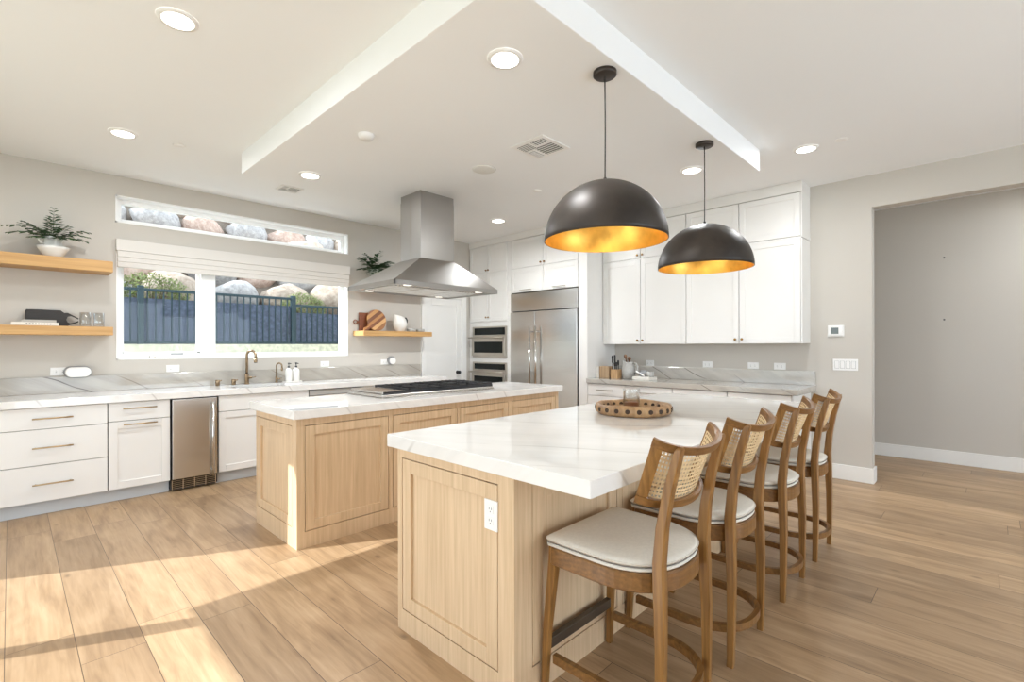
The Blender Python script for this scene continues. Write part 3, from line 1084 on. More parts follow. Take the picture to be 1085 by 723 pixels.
for z, lab in ((2.325, 'upper small dark screw hole left in the hall wall'), (1.622, 'lower small dark screw hole left in the hall wall')):
    bm = BM(); disc(bm, (HX - 0.002, 0.362, z), 0.010, (1, 0, 0), 0.004, 12)
    tag(obj('wall_anchor', bm, M['slot'], None, (HX, 0.362, z)), lab, 'anchor')

# ------------------------------------------------------------------ tall cabinets, ovens, refrigerator
XT = 5.16                 # front of tall doors
XTB = XT + 0.02
TT = face_x(XTB)
ZCR = 2.88                # underside of the crown board
GP = 0.0035
r = thing('oven_cabinet', 'tall white cabinet holding the two stacked wall ovens beside the pantry door', 'cabinet', (5.5, 5.51, 0))
OY0, OY1 = 5.066, 5.953
bm = BM(); box(bm, XTB + 0.001, XW - 0.001, OY0, OY1, 0.0, ZCR)
obj('carcass', bm, M['cab'], r)
bm = BM(); fbox(bm, TT, OY0, OY1, 0, 0.012, 0.10, ZCR, 0)
obj('face_frame', bm, M['cab'], r)
ymid = (OY0 + OY1) / 2
for (za, zb, kz) in ((2.462, ZCR - 0.012, 2.50), (1.712, 2.440, 1.775), (0.12, 0.40, 0.35)):
    for s, (ua, ub) in ((-1, (OY0 + 0.03, ymid)), (1, (ymid, OY1 - 0.03))):
        bm = BM(); shaker(bm, TT, ua + GP, ub - GP, za, zb, 0.055, 0.02, 0.008, 0.012)
        dr = obj('door', bm, M['cab'], r)
        knob(TT, ymid + s * 0.027, kz, 0.032, M['knob'], dr)


def oven(name, label, z0, z1, zpan, zh):
    t = thing(name, label, 'oven', (XT, 5.485, z0))
    ua, ub = 5.105, 5.868
    To = face_x(XTB - 0.013)
    bm = BM(); fbox(bm, To, ua, ub, 0, 0.016, z0, z1, 0.003)
    obj('frame', bm, M['oven'], t)
    bm = BM(); fbox(bm, To, ua + 0.035, ub - 0.05, 0.016, 0.022, zpan, z1 - 0.022, 0.002)
    obj('control_panel', bm, M['black'], t)
    bm = BM(); fbox(bm, To, ua + 0.012, ub - 0.012, 0.016, 0.045, z0 + 0.03, zpan - 0.028, 0.004)
    d = obj('door', bm, M['oven'], t)
    bm = BM(); fbox(bm, To, ua + 0.055, ub - 0.07, 0.045, 0.0475, z0 + 0.075, zpan - 0.105, 0.001)
    obj('window', bm, M['black'], d)
    bar_pull(To, (ua + ub) / 2, zh, 0.76, 0.045, M['oven'], d, r=0.013, out=0.055)
    return t


oven('microwave_oven', 'upper built-in steel oven with a short black window, above the other oven', 1.155, 1.635, 1.505, 1.462)
oven('wall_oven', 'lower built-in steel wall oven, partly hidden by the cooktop island', 0.46, 1.085, 0.975, 0.935)

FY0, FY1 = 3.808, 5.022
ZFT = 2.095
r = thing('refrigerator', 'wide built-in stainless refrigerator with two doors and long bar handles', 'refrigerator', (5.5, 4.4, 0))
bm = BM(); box(bm, XTB + 0.02, XW - 0.01, FY0, FY1, 0.0, ZFT)
obj('body', bm, M['grille'], r)
TFR = face_x(XTB + 0.018)
bm = BM(); fbox(bm, TFR, FY0 + 0.004, FY1 - 0.004, 0, 0.045, 1.834, ZFT - 0.003, 0.004)
obj('top_grille', bm, M['steely'], r)
YSP = 4.535
for (ua, ub, uh) in ((YSP + 0.003, FY1 - 0.004, YSP + 0.052), (FY0 + 0.004, YSP - 0.003, YSP - 0.058)):
    bm = BM(); fbox(bm, TFR, ua, ub, 0, 0.058, 0.11, 1.822, 0.005)
    d = obj('door', bm, M['steely'], r)
    bar_pull(TFR, uh, 1.14, 0.94, 0.058, M['chrome'], d, vertical=True, r=0.014, out=0.06)
bm = BM(); fbox(bm, TFR, FY0 + 0.004, FY1 - 0.004, 0, 0.02, 0.012, 0.10, 0.002)
obj('toe_grille', bm, M['grille'], r)

r = thing('fridge_surround', 'white cabinets boxed around and above the stainless refrigerator', 'cabinet', (5.5, 4.4, 0))
bm = BM(); box(bm, XT, XW - 0.001, 3.662, 3.798, 0.0, ZCR, 0.001)
obj('side_panel', bm, M['cab'], r)
bm = BM(); box(bm, XT - 0.001 + 0.002, XW - 0.001, 5.026, OY0 - 0.001, 0.0, ZCR)
obj('divider', bm, M['cab'], r)
bm = BM(); box(bm, XTB + 0.001, XW - 0.001, 3.80, 5.025, ZFT + 0.004, ZCR)
obj('carcass', bm, M['gap_shade'], r)
for (ua, ub) in ((3.802, 4.405), (4.405, 5.022)):
    s = 1 if ua > 4 else -1
    bm = BM(); shaker(bm, TT, ua + GP, ub - GP, 2.462, ZCR - 0.006, 0.055, 0.02, 0.008)
    d = obj('upper_door', bm, M['cab'], r)
    knob(TT, 4.405 + s * 0.032, 2.50, 0.02, M['knob'], d)
    bm = BM(); shaker(bm, TT, ua + GP, ub - GP, ZFT + 0.012, 2.440, 0.055, 0.02, 0.008)
    d = obj('lower_door', bm, M['cab'], r)
    bar_pull(TT, (ua + ub) / 2, 2.135, 0.22, 0.02, M['oven'], d)
bm = BM(); box(bm, XTB - 0.010, XW - 0.001, 3.80, 5.025, 2.443, 2.459)
obj('rail', bm, M['cab'], r)

bm = BM(); box(bm, XT - 0.006, XW - 0.001, 3.656, YW - 0.002, ZCR + 0.001, ZC - 0.001, 0.002)
struct('trim_1', bm, M['cab'])

# ------------------------------------------------------------------ shallow upper cabinets
XU = 5.506
XUB = XU + 0.02
TU = face_x(XUB)
UZ0, UZ1 = 1.357, 2.868
US = [1.335, 1.926, 2.516, 3.105, 3.655]
for i, (lab, a, b) in enumerate((('pair of white wall cabinets at the thermostat end of the fridge-wall counter', US[0], US[2]),
                                 ('pair of white wall cabinets joining the refrigerator side panel', US[2], US[4]))):
    r = thing('wall_cabinet', lab, 'cabinet', (5.66, (a + b) / 2, UZ0), 'white wall cabinets over the fridge-wall counter')
    mid = US[1] if i == 0 else US[3]
    bm = BM(); box(bm, XUB + 0.001, XW - 0.001, a + (0.0 if i else 0.0), b - 0.001, UZ0 + 0.004, UZ1)
    obj('carcass', bm, M['gap_shade'], r)
    bm = BM(); box(bm, XUB, XW - 0.001, a, b - 0.001, UZ0, UZ0 + 0.0045)
    obj('bottom_panel', bm, M['cab'], r)
    if i == 0:
        bm = BM()
        box(bm, XU, XW - 0.001, a - 0.012, a - 0.0002, UZ0, 2.410, 0.001)
        box(bm, XU, XW - 0.001, a - 0.012, a - 0.0002, 2.416, UZ1, 0.001)
        obj('end_panel', bm, M['cab'], r)
    bm = BM(); box(bm, XUB - 0.010, XUB, a, b - 0.001, 2.409, 2.427)
    obj('rail', bm, M['cab'], r)
    for (ua, ub) in ((a, mid), (mid, b)):
        s = -1 if ua < mid else 1
        bm = BM(); shaker(bm, TU, ua + GP, ub - GP, UZ0, 2.406, 0.058, 0.02, 0.007)
        d = obj('door', bm, M['cab'], r)
        knob(TU, mid + s * 0.035, UZ0 + 0.045, 0.02, M['knob'], d)
        bm = BM(); shaker(bm, TU, ua + GP, ub - GP, 2.430, UZ1 - 0.004, 0.058, 0.02, 0.007)
        d = obj('upper_door', bm, M['cab'], r)
        knob(TU, mid + s * 0.035, 2.465, 0.02, M['knob'], d)
bm = BM(); box(bm, XU - 0.006, XW - 0.001, US[0] - 0.014, 3.655, UZ1 + 0.001, ZC - 0.001, 0.002)
struct('trim_2', bm, M['cab'])

# base run on the same wall
XBF = 5.15
TB = face_x(XBF + 0.02)
labs = ['white base drawers next to the refrigerator side panel', 'white base cabinet below the grey pitcher and tray',
        'white base cabinet below the middle outlets of the fridge wall', 'white base cabinet at the open end of the fridge-wall counter']
BS = [3.655, 3.105, 2.516, 1.921, 1.33]
for i in range(4):
    a, b = BS[i + 1], BS[i]
    r = thing('counter_cabinet', labs[i], 'cabinet', (5.5, (a + b) / 2, 0), 'white base cabinets on the fridge wall')
    bm = BM(); box(bm, XBF + 0.021, XW - 0.001, a + 0.001, b - 0.001, 0.10, 0.862)
    obj('carcass', bm, M['gap_shade'], r)
    bm = BM(); box(bm, XBF + 0.085, XBF + 0.10, a, b, 0, 0.10)
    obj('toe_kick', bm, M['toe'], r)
    bm = BM(); slab(bm, TB, a + GP, b - GP, 0.712, 0.856)
    d = obj('drawer', bm, M['cab'], r); bar_pull(TB, (a + b) / 2, 0.785, 0.24, 0.02, M['oven'], d)
    if i == 0:
        for za, zb in ((0.41, 0.707), (0.105, 0.405)):
            bm = BM(); slab(bm, TB, a + GP, b - GP, za, zb)
            d = obj('drawer', bm, M['cab'], r); bar_pull(TB, (a + b) / 2, (za + zb) / 2 + 0.06, 0.24, 0.02, M['oven'], d)
    else:
        bm = BM(); shaker(bm, TB, a + GP, b - GP, 0.105, 0.707)
        d = obj('door', bm, M['cab'], r)
    if i == 3:
        bm = BM(); box(bm, XBF + 0.02, XW - 0.001, a - 0.012, a, 0, 0.862)
        obj('end_panel', bm, M['cab'], r)
bm = BM(); box(bm, 5.126, XW - 0.001, 1.268, 3.660, 0.864, ZT, 0.003)
tag(obj('side_worktop', bm, M['splash2'], None, (5.45, 2.4, 0.86)), 'grey veined stone worktop under the white wall cabinets', 'countertop')
bm = BM(); box(bm, XW - 0.022, XW - 0.001, 1.275, 3.660, ZT + 0.0005, 1.067, 0.002)
tag(obj('side_backsplash', bm, M['splash2'], None, (XW, 2.4, ZT)), 'low grey veined stone backsplash under the white wall cabinets', 'backsplash')


# ------------------------------------------------------------------ islands
def island_panels(root, specs, mm):
    for T, u0, u1, z0, z1, nm in specs:
        g = BM()
        fbox(g, T, u0 - 0.0045, u1 + 0.0045, 0, 0.0012, z0 - 0.0045, z1 + 0.0045)
        p = BM()
        rail = 0.062
        fbox(p, T, u0 + rail * 0.95, u1 - rail * 0.95, 0.0, 0.0025, z0 + rail * 0.95, z1 - rail * 0.95)
        for (ua, ub, za, zb) in ((u0, u0 + rail, z0, z1), (u1 - rail, u1, z0, z1), (u0 + rail, u1 - rail, z1 - rail, z1), (u0 + rail, u1 - rail, z0, z0 + rail)):
            fbox(p, T, ua, ub, 0.0, 0.018, za, zb, 0.002)
        o = obj(nm, p, mm, root)
        obj('reveal_shade', g, M['oakgap_shade'], o)  # dark sheet behind the panel edge, gap shade put into its colour


def frame_faces(bm, T, umin, umax, zmax, panels, th=0.012):
    """raised face frame of thickness th leaving openings for the panels (each u0,u1,z0,z1, sorted along u)"""
    panels = sorted(panels)
    u = umin
    for (a, b, za, zb) in panels:
        fbox(bm, T, u, a - 0.0045, 0, th, 0, zmax)
        fbox(bm, T, a - 0.0045, b + 0.0045, 0, th, 0, za - 0.0045)
        fbox(bm, T, a - 0.0045, b + 0.0045, 0, th, zb + 0.0045, zmax)
        u = b + 0.0045
    fbox(bm, T, u, umax, 0, th, 0, zmax)


def island(name, label, x0, x1, y0, y1, zb, end_p, front_p, back=True):
    """oak island base between outer faces x0..x1, y0..y1"""
    t = thing(name, label, 'kitchen island', ((x0 + x1) / 2, (y0 + y1) / 2, 0))
    th = 0.018
    bm = BM(); box(bm, x0 + th, x1 - th, y0 + th, y1 - th, 0, zb)
    obj('body', bm, M['oak'], t)
    Te, Tf = face_x(x0 + th), face_y(y0 + th)
    bm = BM(); frame_faces(bm, Te, y0, y1, zb, end_p, th)
    obj('end_frame', bm, M['oak'], t)
    bm = BM(); frame_faces(bm, Tf, x0 + th, x1, zb, front_p, th)
    obj('front_frame', bm, M['oak'], t)
    bm = BM(); box(bm, x0 + th, x1, y1 - th, y1, 0, zb)
    box(bm, x1 - th, x1, y0 + th, y1 - th, 0, zb)
    obj('back_panel', bm, M['oak'], t)
    island_panels(t, [(Te, a, b, c, d, 'end_panel') for a, b, c, d in end_p] + [(Tf, a, b, c, d, 'front_panel') for a, b, c, d in front_p], M['oak'])
    return t


# cooktop island
Z1 = 0.862
fp = []
for a, b in ((1.368, 1.995), (2.038, 2.664), (2.702, 3.285), (3.345, 3.985)):
    fp.append((a, b, 0.112, 0.808))
island('cooktop_island', 'pale oak island base with framed panels, carrying the gas cooktop', 1.31, 4.035, 3.235, 3.985, Z1, [(3.314, 3.955, 0.135, 0.805)], fp)
bm = BM(); box(bm, 1.274, 4.055, 3.190, 4.015, Z1, ZT, 0.003)
tag(obj('cooktop_worktop', bm, M['top'], None, (2.6, 3.6, Z1)), 'thick pale veined stone top holding the gas cooktop', 'countertop')
# seating island
isl = island('seating_island', 'pale oak island base with framed panels behind the row of stools', 1.292, 4.01, 1.244, 2.012, Z1,
             [(1.333, 1.972, 0.104, 0.809)], [(1.395, 1.985, 0.115, 0.809), (2.035, 2.64, 0.115, 0.809), (2.69, 3.29, 0.115, 0.809), (3.34, 3.95, 0.115, 0.809)])
bm = BM(); box(bm, 1.254, 4.052, 0.880, 2.045, Z1, ZT, 0.003)
tag(obj('island_worktop', bm, M['top'], None, (2.65, 1.46, Z1)), 'large glossy pale stone top with an overhang above the stools', 'countertop')
outlet(face_x(1.292 - 0.0005), 1.362, 0.690, 'white outlet on the end panel of the seating island', vertical=True)

# cooktop
t = thing('gas_cooktop', 'stainless gas cooktop with black cast grates on the far island', 'cooktop', (2.65, 3.7, ZT))
bm = BM()
box(bm, 2.035, 3.265, 3.385, 3.98, ZT, ZT + 0.008, 0.002)
box(bm, 2.045, 3.255, 3.40, 3.97, ZT + 0.008, ZT + 0.032, 0.006)
obj('body', bm, M['steel'], t)
bm = BM(); box(bm, 2.065, 2.285, 3.425, 3.945, ZT + 0.0325, ZT + 0.052, 0.006)
obj('griddle_cover', bm, M['steel'], t)
bm = BM(); box(bm, 2.06, 3.24, 3.403, 3.4115, ZT + 0.0325, ZT + 0.054, 0.001)
obj('front_rail', bm, M['iron'], t)
for k in range(3):
    xa = 2.30 + k * 0.318; xb = xa + 0.310
    ya, yb = 3.415, 3.955
    z0, z1 = ZT + 0.050, ZT + 0.068
    bm = BM()
    for x in (xa, xb - 0.014):
        box(bm, x, x + 0.014, ya, yb, z0, z1, 0.002)
    for y in (ya, (ya + yb) / 2 - 0.007, yb - 0.014):
        box(bm, xa, xb, y, y + 0.014, z0, z1, 0.002)
    for yc in (ya + 0.137, yb - 0.137):
        for x in (xa + 0.10, xa + 0.155, xa + 0.20):
            box(bm, x - 0.005, x + 0.005, yc - 0.115, yc + 0.115, z0, z1 + 0.004, 0.002)
        box(bm, xa, xb, yc - 0.005, yc + 0.005, z0, z1 + 0.004, 0.002)
    for x in (xa, xb - 0.014):
        for y in (ya, yb - 0.014):
            box(bm, x, x + 0.014, y, y + 0.014, ZT + 0.031, z0)
    obj('grate', bm, M['iron'], t)
    for yc in (ya + 0.137, yb - 0.137):
        bm = BM(); lathe(bm, [(0.055, ZT + 0.031), (0.055, ZT + 0.038), (0.038, ZT + 0.040), (0.038, ZT + 0.048), (0.001, ZT + 0.049)], ((xa + xb) / 2, yc, 0), 20)
        obj('burner', bm, M['iron'], t)

# ------------------------------------------------------------------ range hood
HX0, HX1, HY0, HY1, HZ = 2.265, 3.475, 3.57, 4.38, 1.865
CX0, CX1, CY0, CY1 = 2.69, 3.09, 3.795, 4.13
t = thing('range_hood', 'stainless pyramid range hood hanging from the ceiling panel above the cooktop', 'range hood', (2.87, 3.97, HZ))
bm = BM()
R1 = [(HX0, HY0, HZ + 0.04), (HX1, HY0, HZ + 0.04), (HX1, HY1, HZ + 0.04), (HX0, HY1, HZ + 0.04)]
R2 = [(CX0, CY0, 2.168), (CX1, CY0, 2.168), (CX1, CY1, 2.168), (CX0, CY1, 2.168)]
ring_bridge(bm, [R1, R2], False, False, False)
vs = [bm.verts.new((p[0], p[1], p[2] - 0.004)) for p in R1]
bm.faces.new(vs)
obj('canopy', bm, M['hood'], t)
bm = BM()
for (xa, xb, ya, yb) in ((HX0, HX1, HY0, HY0 + 0.015), (HX0, HX1, HY1 - 0.015, HY1), (HX0, HX0 + 0.015, HY0, HY1), (HX1 - 0.015, HX1, HY0, HY1)):
    box(bm, xa, xb, ya, yb, HZ, HZ + 0.04, 0.002)
obj('rim', bm, M['hood'], t)
bm = BM(); box(bm, HX0 + 0.014, HX1 - 0.014, HY0 + 0.014, HY1 - 0.014, HZ + 0.012, HZ + 0.022)
un = obj('underside', bm, M['steel'], t)
for k in range(3):
    xa = HX0 + 0.09 + k * 0.347
    bm = BM()
    for q in range(9):
        x = xa + q * 0.037
        box(bm, x, x + 0.022, HY0 + 0.16, HY1 - 0.14, HZ + 0.002, HZ + 0.013, 0.003)
    obj('baffle_filter', bm, M['steel'], un)
for x, y in ((2.45, 3.65), (3.29, 3.65), (2.45, 4.30), (3.29, 4.30)):
    bm = BM(); disc(bm, (x, y, HZ + 0.010), 0.038, (0, 0, 1), 0.008)
    obj('lamp', bm, M['hoodlamp'], un)
bm = BM(); box(bm, CX0, CX1, CY0, CY1, 2.160, 2.735, 0.001)
box(bm, CX0 + 0.003, CX1 - 0.003, CY0 + 0.003, CY1 - 0.003, 2.735, ZP - 0.0005)
ch = obj('chimney', bm, M['hood'], t)
bm = BM(); box(bm, CX0 - 0.0015, CX0 + 0.001, 3.958, 3.962, 2.17, 2.73)
obj('seam', bm, M['oven'], ch)

# ------------------------------------------------------------------ pendant lamps
def pendant(x, y, label, energy):
    t = thing('pendant_lamp', label, 'pendant lamp', (x, y, ZP), 'dome pendants over the seating island')
    zr, R, Hh = 1.897, 0.325, 0.315
    bm = BM(); lathe(bm, [(0.001, ZP - 0.026), (0.055, ZP - 0.026), (0.062, ZP - 0.020), (0.062, ZP - 0.0005)], (x, y, 0), 28, cap1=True)
    obj('canopy', bm, M['dome'], t)
    bm = BM(); tube(bm, [(x, y, ZP - 0.024), (x + 0.003, y, 2.5), (x, y, zr + Hh + 0.02)], 0.0035, 8)
    obj('cord', bm, M['cord'], t)
    bm = BM(); tube(bm, [(x, y, zr + Hh - 0.004), (x, y, zr + Hh + 0.022)], [0.012, 0.008], 12)
    obj('cap', bm, M['cord'], t)
    n = 24
    prof = [(R * math.sin(PI / 2 * (1 - k / n)) if k < n else 0.001, zr + Hh * (1 - math.cos(PI / 2 * (1 - k / n)) - 1 + 1) if False else zr + Hh * math.sin(PI / 2 * k / n)) for k in range(n + 1)]
    prof = [(max(0.001, R * math.cos(PI / 2 * k / n)), zr + Hh * math.sin(PI / 2 * k / n)) for k in range(n + 1)]
    bm = BM(); lathe(bm, [(R - 0.004, zr)] + prof, (x, y, 0), 64)
    sh = obj('shade', bm, M['dome'], t)
    q = 0.004
    prof2 = [(max(0.001, (R - q) * math.cos(PI / 2 * k / n)), zr + (Hh - q) * math.sin(PI / 2 * k / n)) for k in range(n + 1)]
    bm = BM(); lathe(bm, prof2, (x, y, 0), 64)
    obj('lining', bm, M['gold'], sh)
    bm = BM(); tube(bm, [(x, y, zr + Hh - 0.006), (x, y, zr + Hh - 0.085)], 0.02, 12)
    obj('socket', bm, M['knob'], t)
    bm = BM(); lathe(bm, [(0.012, zr + Hh - 0.085), (0.030, zr + Hh - 0.115), (0.032, zr + Hh - 0.135), (0.022, zr + Hh - 0.158), (0.001, zr + Hh - 0.165)], (x, y, 0), 16)
    obj('bulb', bm, M['bulb'], t)
    return t


pendant(2.225, 1.462, 'dark gold-lined dome pendant hanging above the wooden tray, the one showing larger', 12)
pendant(3.520, 1.468, 'dark gold-lined dome pendant hanging in front of the white wall cabinets', 12)

# ------------------------------------------------------------------ ceiling fittings
def recessed(x, y, z, label, energy=11.0):
    t = thing('recessed_light', label, 'ceiling light', (x, y, z), 'recessed ceiling lights')
    bm = BM(); lathe(bm, [(0.070, z - 0.010), (0.088, z - 0.008), (0.092, z - 0.0005)], (x, y, 0), 32)
    obj('trim_ring', bm, M['white'], t)
    bm = BM(); lathe(bm, [(0.001, z - 0.011), (0.055, z - 0.0112), (0.073, z - 0.0095), (0.073, z - 0.001)], (x, y, 0), 32)
    obj('diffuser', bm, M['lamp'], t)
    lo = light('AREA', 'recessed_light_glow', (x, y, z - 0.016), (0, 0, -1), energy, (0.95, 0.98, 1.0), shape='DISK', size=0.14)
    return t


for x, y, z, lab, en in ((0.590, 2.895, ZC, 'large round ceiling light by the sliding-door side of the raised ceiling', 7),
                     (0.608, 4.735, ZC, 'round ceiling light above the end of the window counter with drawers', 10),
                     (1.794, 4.135, ZP, 'round light on the ceiling panel corner nearest the window', 26),
                     (1.764, 1.755, ZP, 'large round light on the ceiling panel, above the near end of the island', 12),
                     (3.975, 1.764, ZP, 'round light on the ceiling panel corner behind the farther pendant', 8),
                     (4.644, 1.086, ZC, 'round light on the raised ceiling near the thermostat wall', 12),
                     (3.985, 4.080, ZP, 'round light on the ceiling panel corner in front of the tall cabinets', 31)):
    recessed(x, y, z, lab, en)


recessed(6.62, -0.75, ZC, 'round ceiling light in the hall beyond the wide opening', 14)


def vent(x0, x1, y0, y1, z, label):
    t = thing('ceiling_vent', label, 'vent', ((x0 + x1) / 2, (y0 + y1) / 2, z))
    bm = BM(); box(bm, x0, x1, y0, y1, z - 0.008, z - 0.0003, 0.003)
    obj('frame', bm, M['white'], t)
    xm, ym = (x0 + x1) / 2, (y0 + y1) / 2
    w, h = (x1 - x0), (y1 - y0)
    cells = [(x0 + .12 * w, xm - .05 * w, ym + .05 * h, y1 - .10 * h, 0), (xm + .02 * w, x1 - .12 * w, ym + .22 * h, y1 - .10 * h, 1),
             (x0 + .12 * w, xm - .18 * w, y0 + .10 * h, ym - .03 * h, 1), (xm - .08 * w, x1 - .12 * w, y0 + .10 * h, ym + .12 * h, 0)]
    for a, b, c, d, k in cells:
        bm = BM(); box(bm, a, b, c, d, z - 0.0092, z - 0.0078)
        p = obj('slot', bm, M['vent'], t)
        bm = BM()
        n = 5
        for q in range(n):
            if k:
                yy = c + (d - c) * (q + .5) / n
                box(bm, a, b, yy - 0.002, yy + 0.002, z - 0.013, z - 0.009)
            else:
                xx = a + (b - a) * (q + .5) / n
                box(bm, xx - 0.002, xx + 0.002, c, d, z - 0.013, z - 0.009)
        obj('louver', bm, M['white'], p)


vent(2.575, 2.895, 2.200, 2.510, ZP, 'square white air vent on the dropped ceiling panel')
vent(1.93, 2.15, 5.10, 5.30, ZC, 'small air vent in the ceiling close to the window wall')
bm = BM(); lathe(bm, [(0.001, ZP - 0.006), (0.085, ZP - 0.006), (0.098, ZP - 0.004), (0.100, ZP - 0.0003)], (2.75, 2.982, 0), 40)
tag(obj('ceiling_speaker', bm, M['mesh'], None, (2.75, 2.982, ZP)), 'round grey in-ceiling speaker grille between the hood and the square vent', 'speaker')
for x, y, z, r_, hh, lab in ((1.726, 3.074, ZP, 0.055, 0.03, 'white round smoke detector on the dropped ceiling panel'),
                             (0.965, 4.701, ZC, 0.045, 0.006, 'flat white sprinkler cover in the ceiling beside the light over the drawers'),
                             (3.477, 3.037, ZP, 0.042, 0.008, 'flat white sprinkler cover on the panel past the round speaker'),
                             (4.644, 0.835, ZC, 0.045, 0.006, 'flat white sprinkler cover in the ceiling beside the light near the thermostat wall')):
    bm = BM(); lathe(bm, [(0.001, z - hh), (r_ * 0.8, z - hh), (r_, z - hh * 0.4), (r_, z - 0.0003)], (x, y, 0), 28)
    nm, ct = ('smoke_detector', 'smoke detector') if hh > 0.02 else ('sprinkler_cover', 'sprinkler cover')
    tag(obj(nm, bm, M['white'], None, (x, y, z)), lab, ct)

# ------------------------------------------------------------------ floating shelves
def shelf(x0, x1, z0, z1, label):
    bm = BM(); box(bm, x0, x1, 5.68, YW - 0.0005, z0, z1, 0.003)
    return tag(obj('floating_shelf', bm, M['shelf'], None, ((x0 + x1) / 2, 5.82, z0)), label, 'shelf', 'oak floating shelves')


shelf(-0.42, 0.655, 2.012, 2.110, 'thick oak floating shelf holding the potted fern')
shelf(-0.42, 0.655, 1.440, 1.517, 'oak floating shelf holding the black board, books and tumblers')
shelf(3.149, 4.221, 1.470, 1.535, 'oak floating shelf holding the cutting boards and white pitcher')
shelf(3.149, 4.221, 2.068, 2.136, 'oak floating shelf mostly hidden behind the range hood')

# ------------------------------------------------------------------ plants
def frond(bm, base, az, el, length, n=9, leaf=0.05, droop=0.9):
    d = Vector((math.cos(az) * math.cos(el), math.sin(az) * math.cos(el), math.sin(el)))
    p = Vector(base)
    step = length / n
    pts = [p.copy()]
    for k in range(n):
        d = (d + Vector((0, 0, -droop * step * 2.2))).normalized()
        p = p + d * step
        pts.append(p.copy())
    tube(bm, pts, [0.0022 * (1 - 0.6 * i / n) for i in range(n + 1)], 5)
    for i in range(1, n + 1):
        t = (pts[i] - pts[i - 1]).normalized()
        side = t.cross(Vector((0, 0, 1)))
        if side.length < 1e-3: side = Vector((1, 0, 0))
        side.normalize()
        L = leaf * (0.6 + 0.6 * math.sin(PI * (i / n) ** 0.8)) * random.uniform(0.8, 1.15)
        for s in (-1, 1):
            dr = (side * s * 0.85 + t * 0.65 + Vector((0, 0, random.uniform(-0.25, 0.2)))).normalized()
            up = dr.cross(t).normalized() * 0.004
            w = dr.cross(Vector((0, 0, 1))).normalized() * (L * 0.30)
            a = pts[i]; b = a + dr * L * 0.5; c = a + dr * L - Vector((0, 0, L * 0.15))
            va = bm.verts.new(a); v1 = bm.verts.new(b + w); v2 = bm.verts.new(b - w); vc = bm.verts.new(c); vm = bm.verts.new(b - Vector((0, 0, L * 0.05)))
            bm.faces.new((va, v1, vm)); bm.faces.new((va, vm, v2)); bm.faces.new((v1, vc, vm)); bm.faces.new((vm, vc, v2))


bm = BM(); px, py = 0.262, 5.80
z = 2.1103
lathe(bm, [(0.001, z), (0.055, z), (0.062, z + 0.006), (0.100, z + 0.070), (0.112, z + 0.092), (0.106, z + 0.092), (0.092, z + 0.070), (0.055, z + 0.012), (0.001, z + 0.010)], (px, py, 0), 40)
tag(obj('serving_bowl', bm, M['ceramic'], None, (px, py, z)), 'wide flared glossy bowl under the white cup planter on the upper shelf', 'bowl')
t = thing('potted_fern', 'leafy fern in a white handled cup set in a bowl on the upper oak shelf', 'plant', (px, py, z + 0.012))
zc = z + 0.0123
bm = BM(); lathe(bm, [(0.001, zc), (0.048, zc), (0.055, zc + 0.02), (0.064, zc + 0.165), (0.060, zc + 0.167), (0.056, zc + 0.150), (0.001, zc + 0.148)], (px, py, 0), 32)
tube(bm, [(px - 0.058, py - 0.015, zc + 0.155), (px - 0.085, py - 0.022, zc + 0.150), (px - 0.092, py - 0.025, zc + 0.130), (px - 0.080, py - 0.02, zc + 0.108), (px - 0.058, py - 0.015, zc + 0.105)], 0.008, 10)
obj('cup', bm, M['ceramic'], t)
bm = BM()
random.seed(11)
for az, el, ln in ((3.14, 0.75, .30), (3.4, 0.5, .27), (3.7, 0.75, .24), (2.9, .95, .22), (4.2, .6, .20), (4.7, 1.25, .27), (1.2, 1.35, .24), (5.2, .8, .20), (5.7, .55, .24), (6.0, .75, .24), (0.15, .45, .21), (5.4, .3, .20), (2.6, .6, .16), (4.5, 1.0, .22), (3.9, .2, .18), (5.0, 0.2, .16)):
    frond(bm, (px + 0.02 * math.cos(az), py + 0.02 * math.sin(az), zc + 0.150), az, el, ln, 9, 0.055, 1.5)
obj('fronds', bm, M['leaf'], t)

px, py, z = 3.385, 5.83, 2.1363
t = thing('trailing_plant', 'small trailing plant in a white pot behind the slope of the range hood', 'plant', (px, py, z))
bm = BM(); lathe(bm, [(0.001, z), (0.050, z), (0.056, z + 0.01), (0.066, z + 0.215), (0.062, z + 0.217), (0.058, z + 0.195), (0.001, z + 0.193)], (px, py, 0), 28)
obj('pot', bm, M['ceramic'], t)
bm = BM()
for az, el, ln in ((3.2, 1.0, .26), (3.6, .7, .22), (4.2, 1.0, .24), (4.8, 1.3, .28), (5.5, .9, .26), (0.0, .85, .30), (0.3, .6, .38), (6.1, .55, .40), (2.6, 1.1, .24), (5.9, 1.0, .30), (0.1, .95, .40), (3.9, .1, .22), (3.0, .5, .22), (4.5, .6, .22), (5.0, .2, .22), (6.2, .8, .36), (0.2, .4, .40), (5.7, .7, .34), (3.4, 1.2, .26), (4.0, .4, .24)):
    frond(bm, (px, py, z + 0.20), az, el, ln, 9, 0.075, 1.9)
obj('foliage', bm, M['leaf'], t)

# ------------------------------------------------------------------ things on the lower shelf
def outline_prism(bm, pts, T, d0, d1, bev=0.0):
    """pts in (u, z); extruded between d0 and d1"""
    ring_bridge(bm, [[T(u, d0, zz) for u, zz in pts], [T(u, d1, zz) for u, zz in pts]], True, True, False)


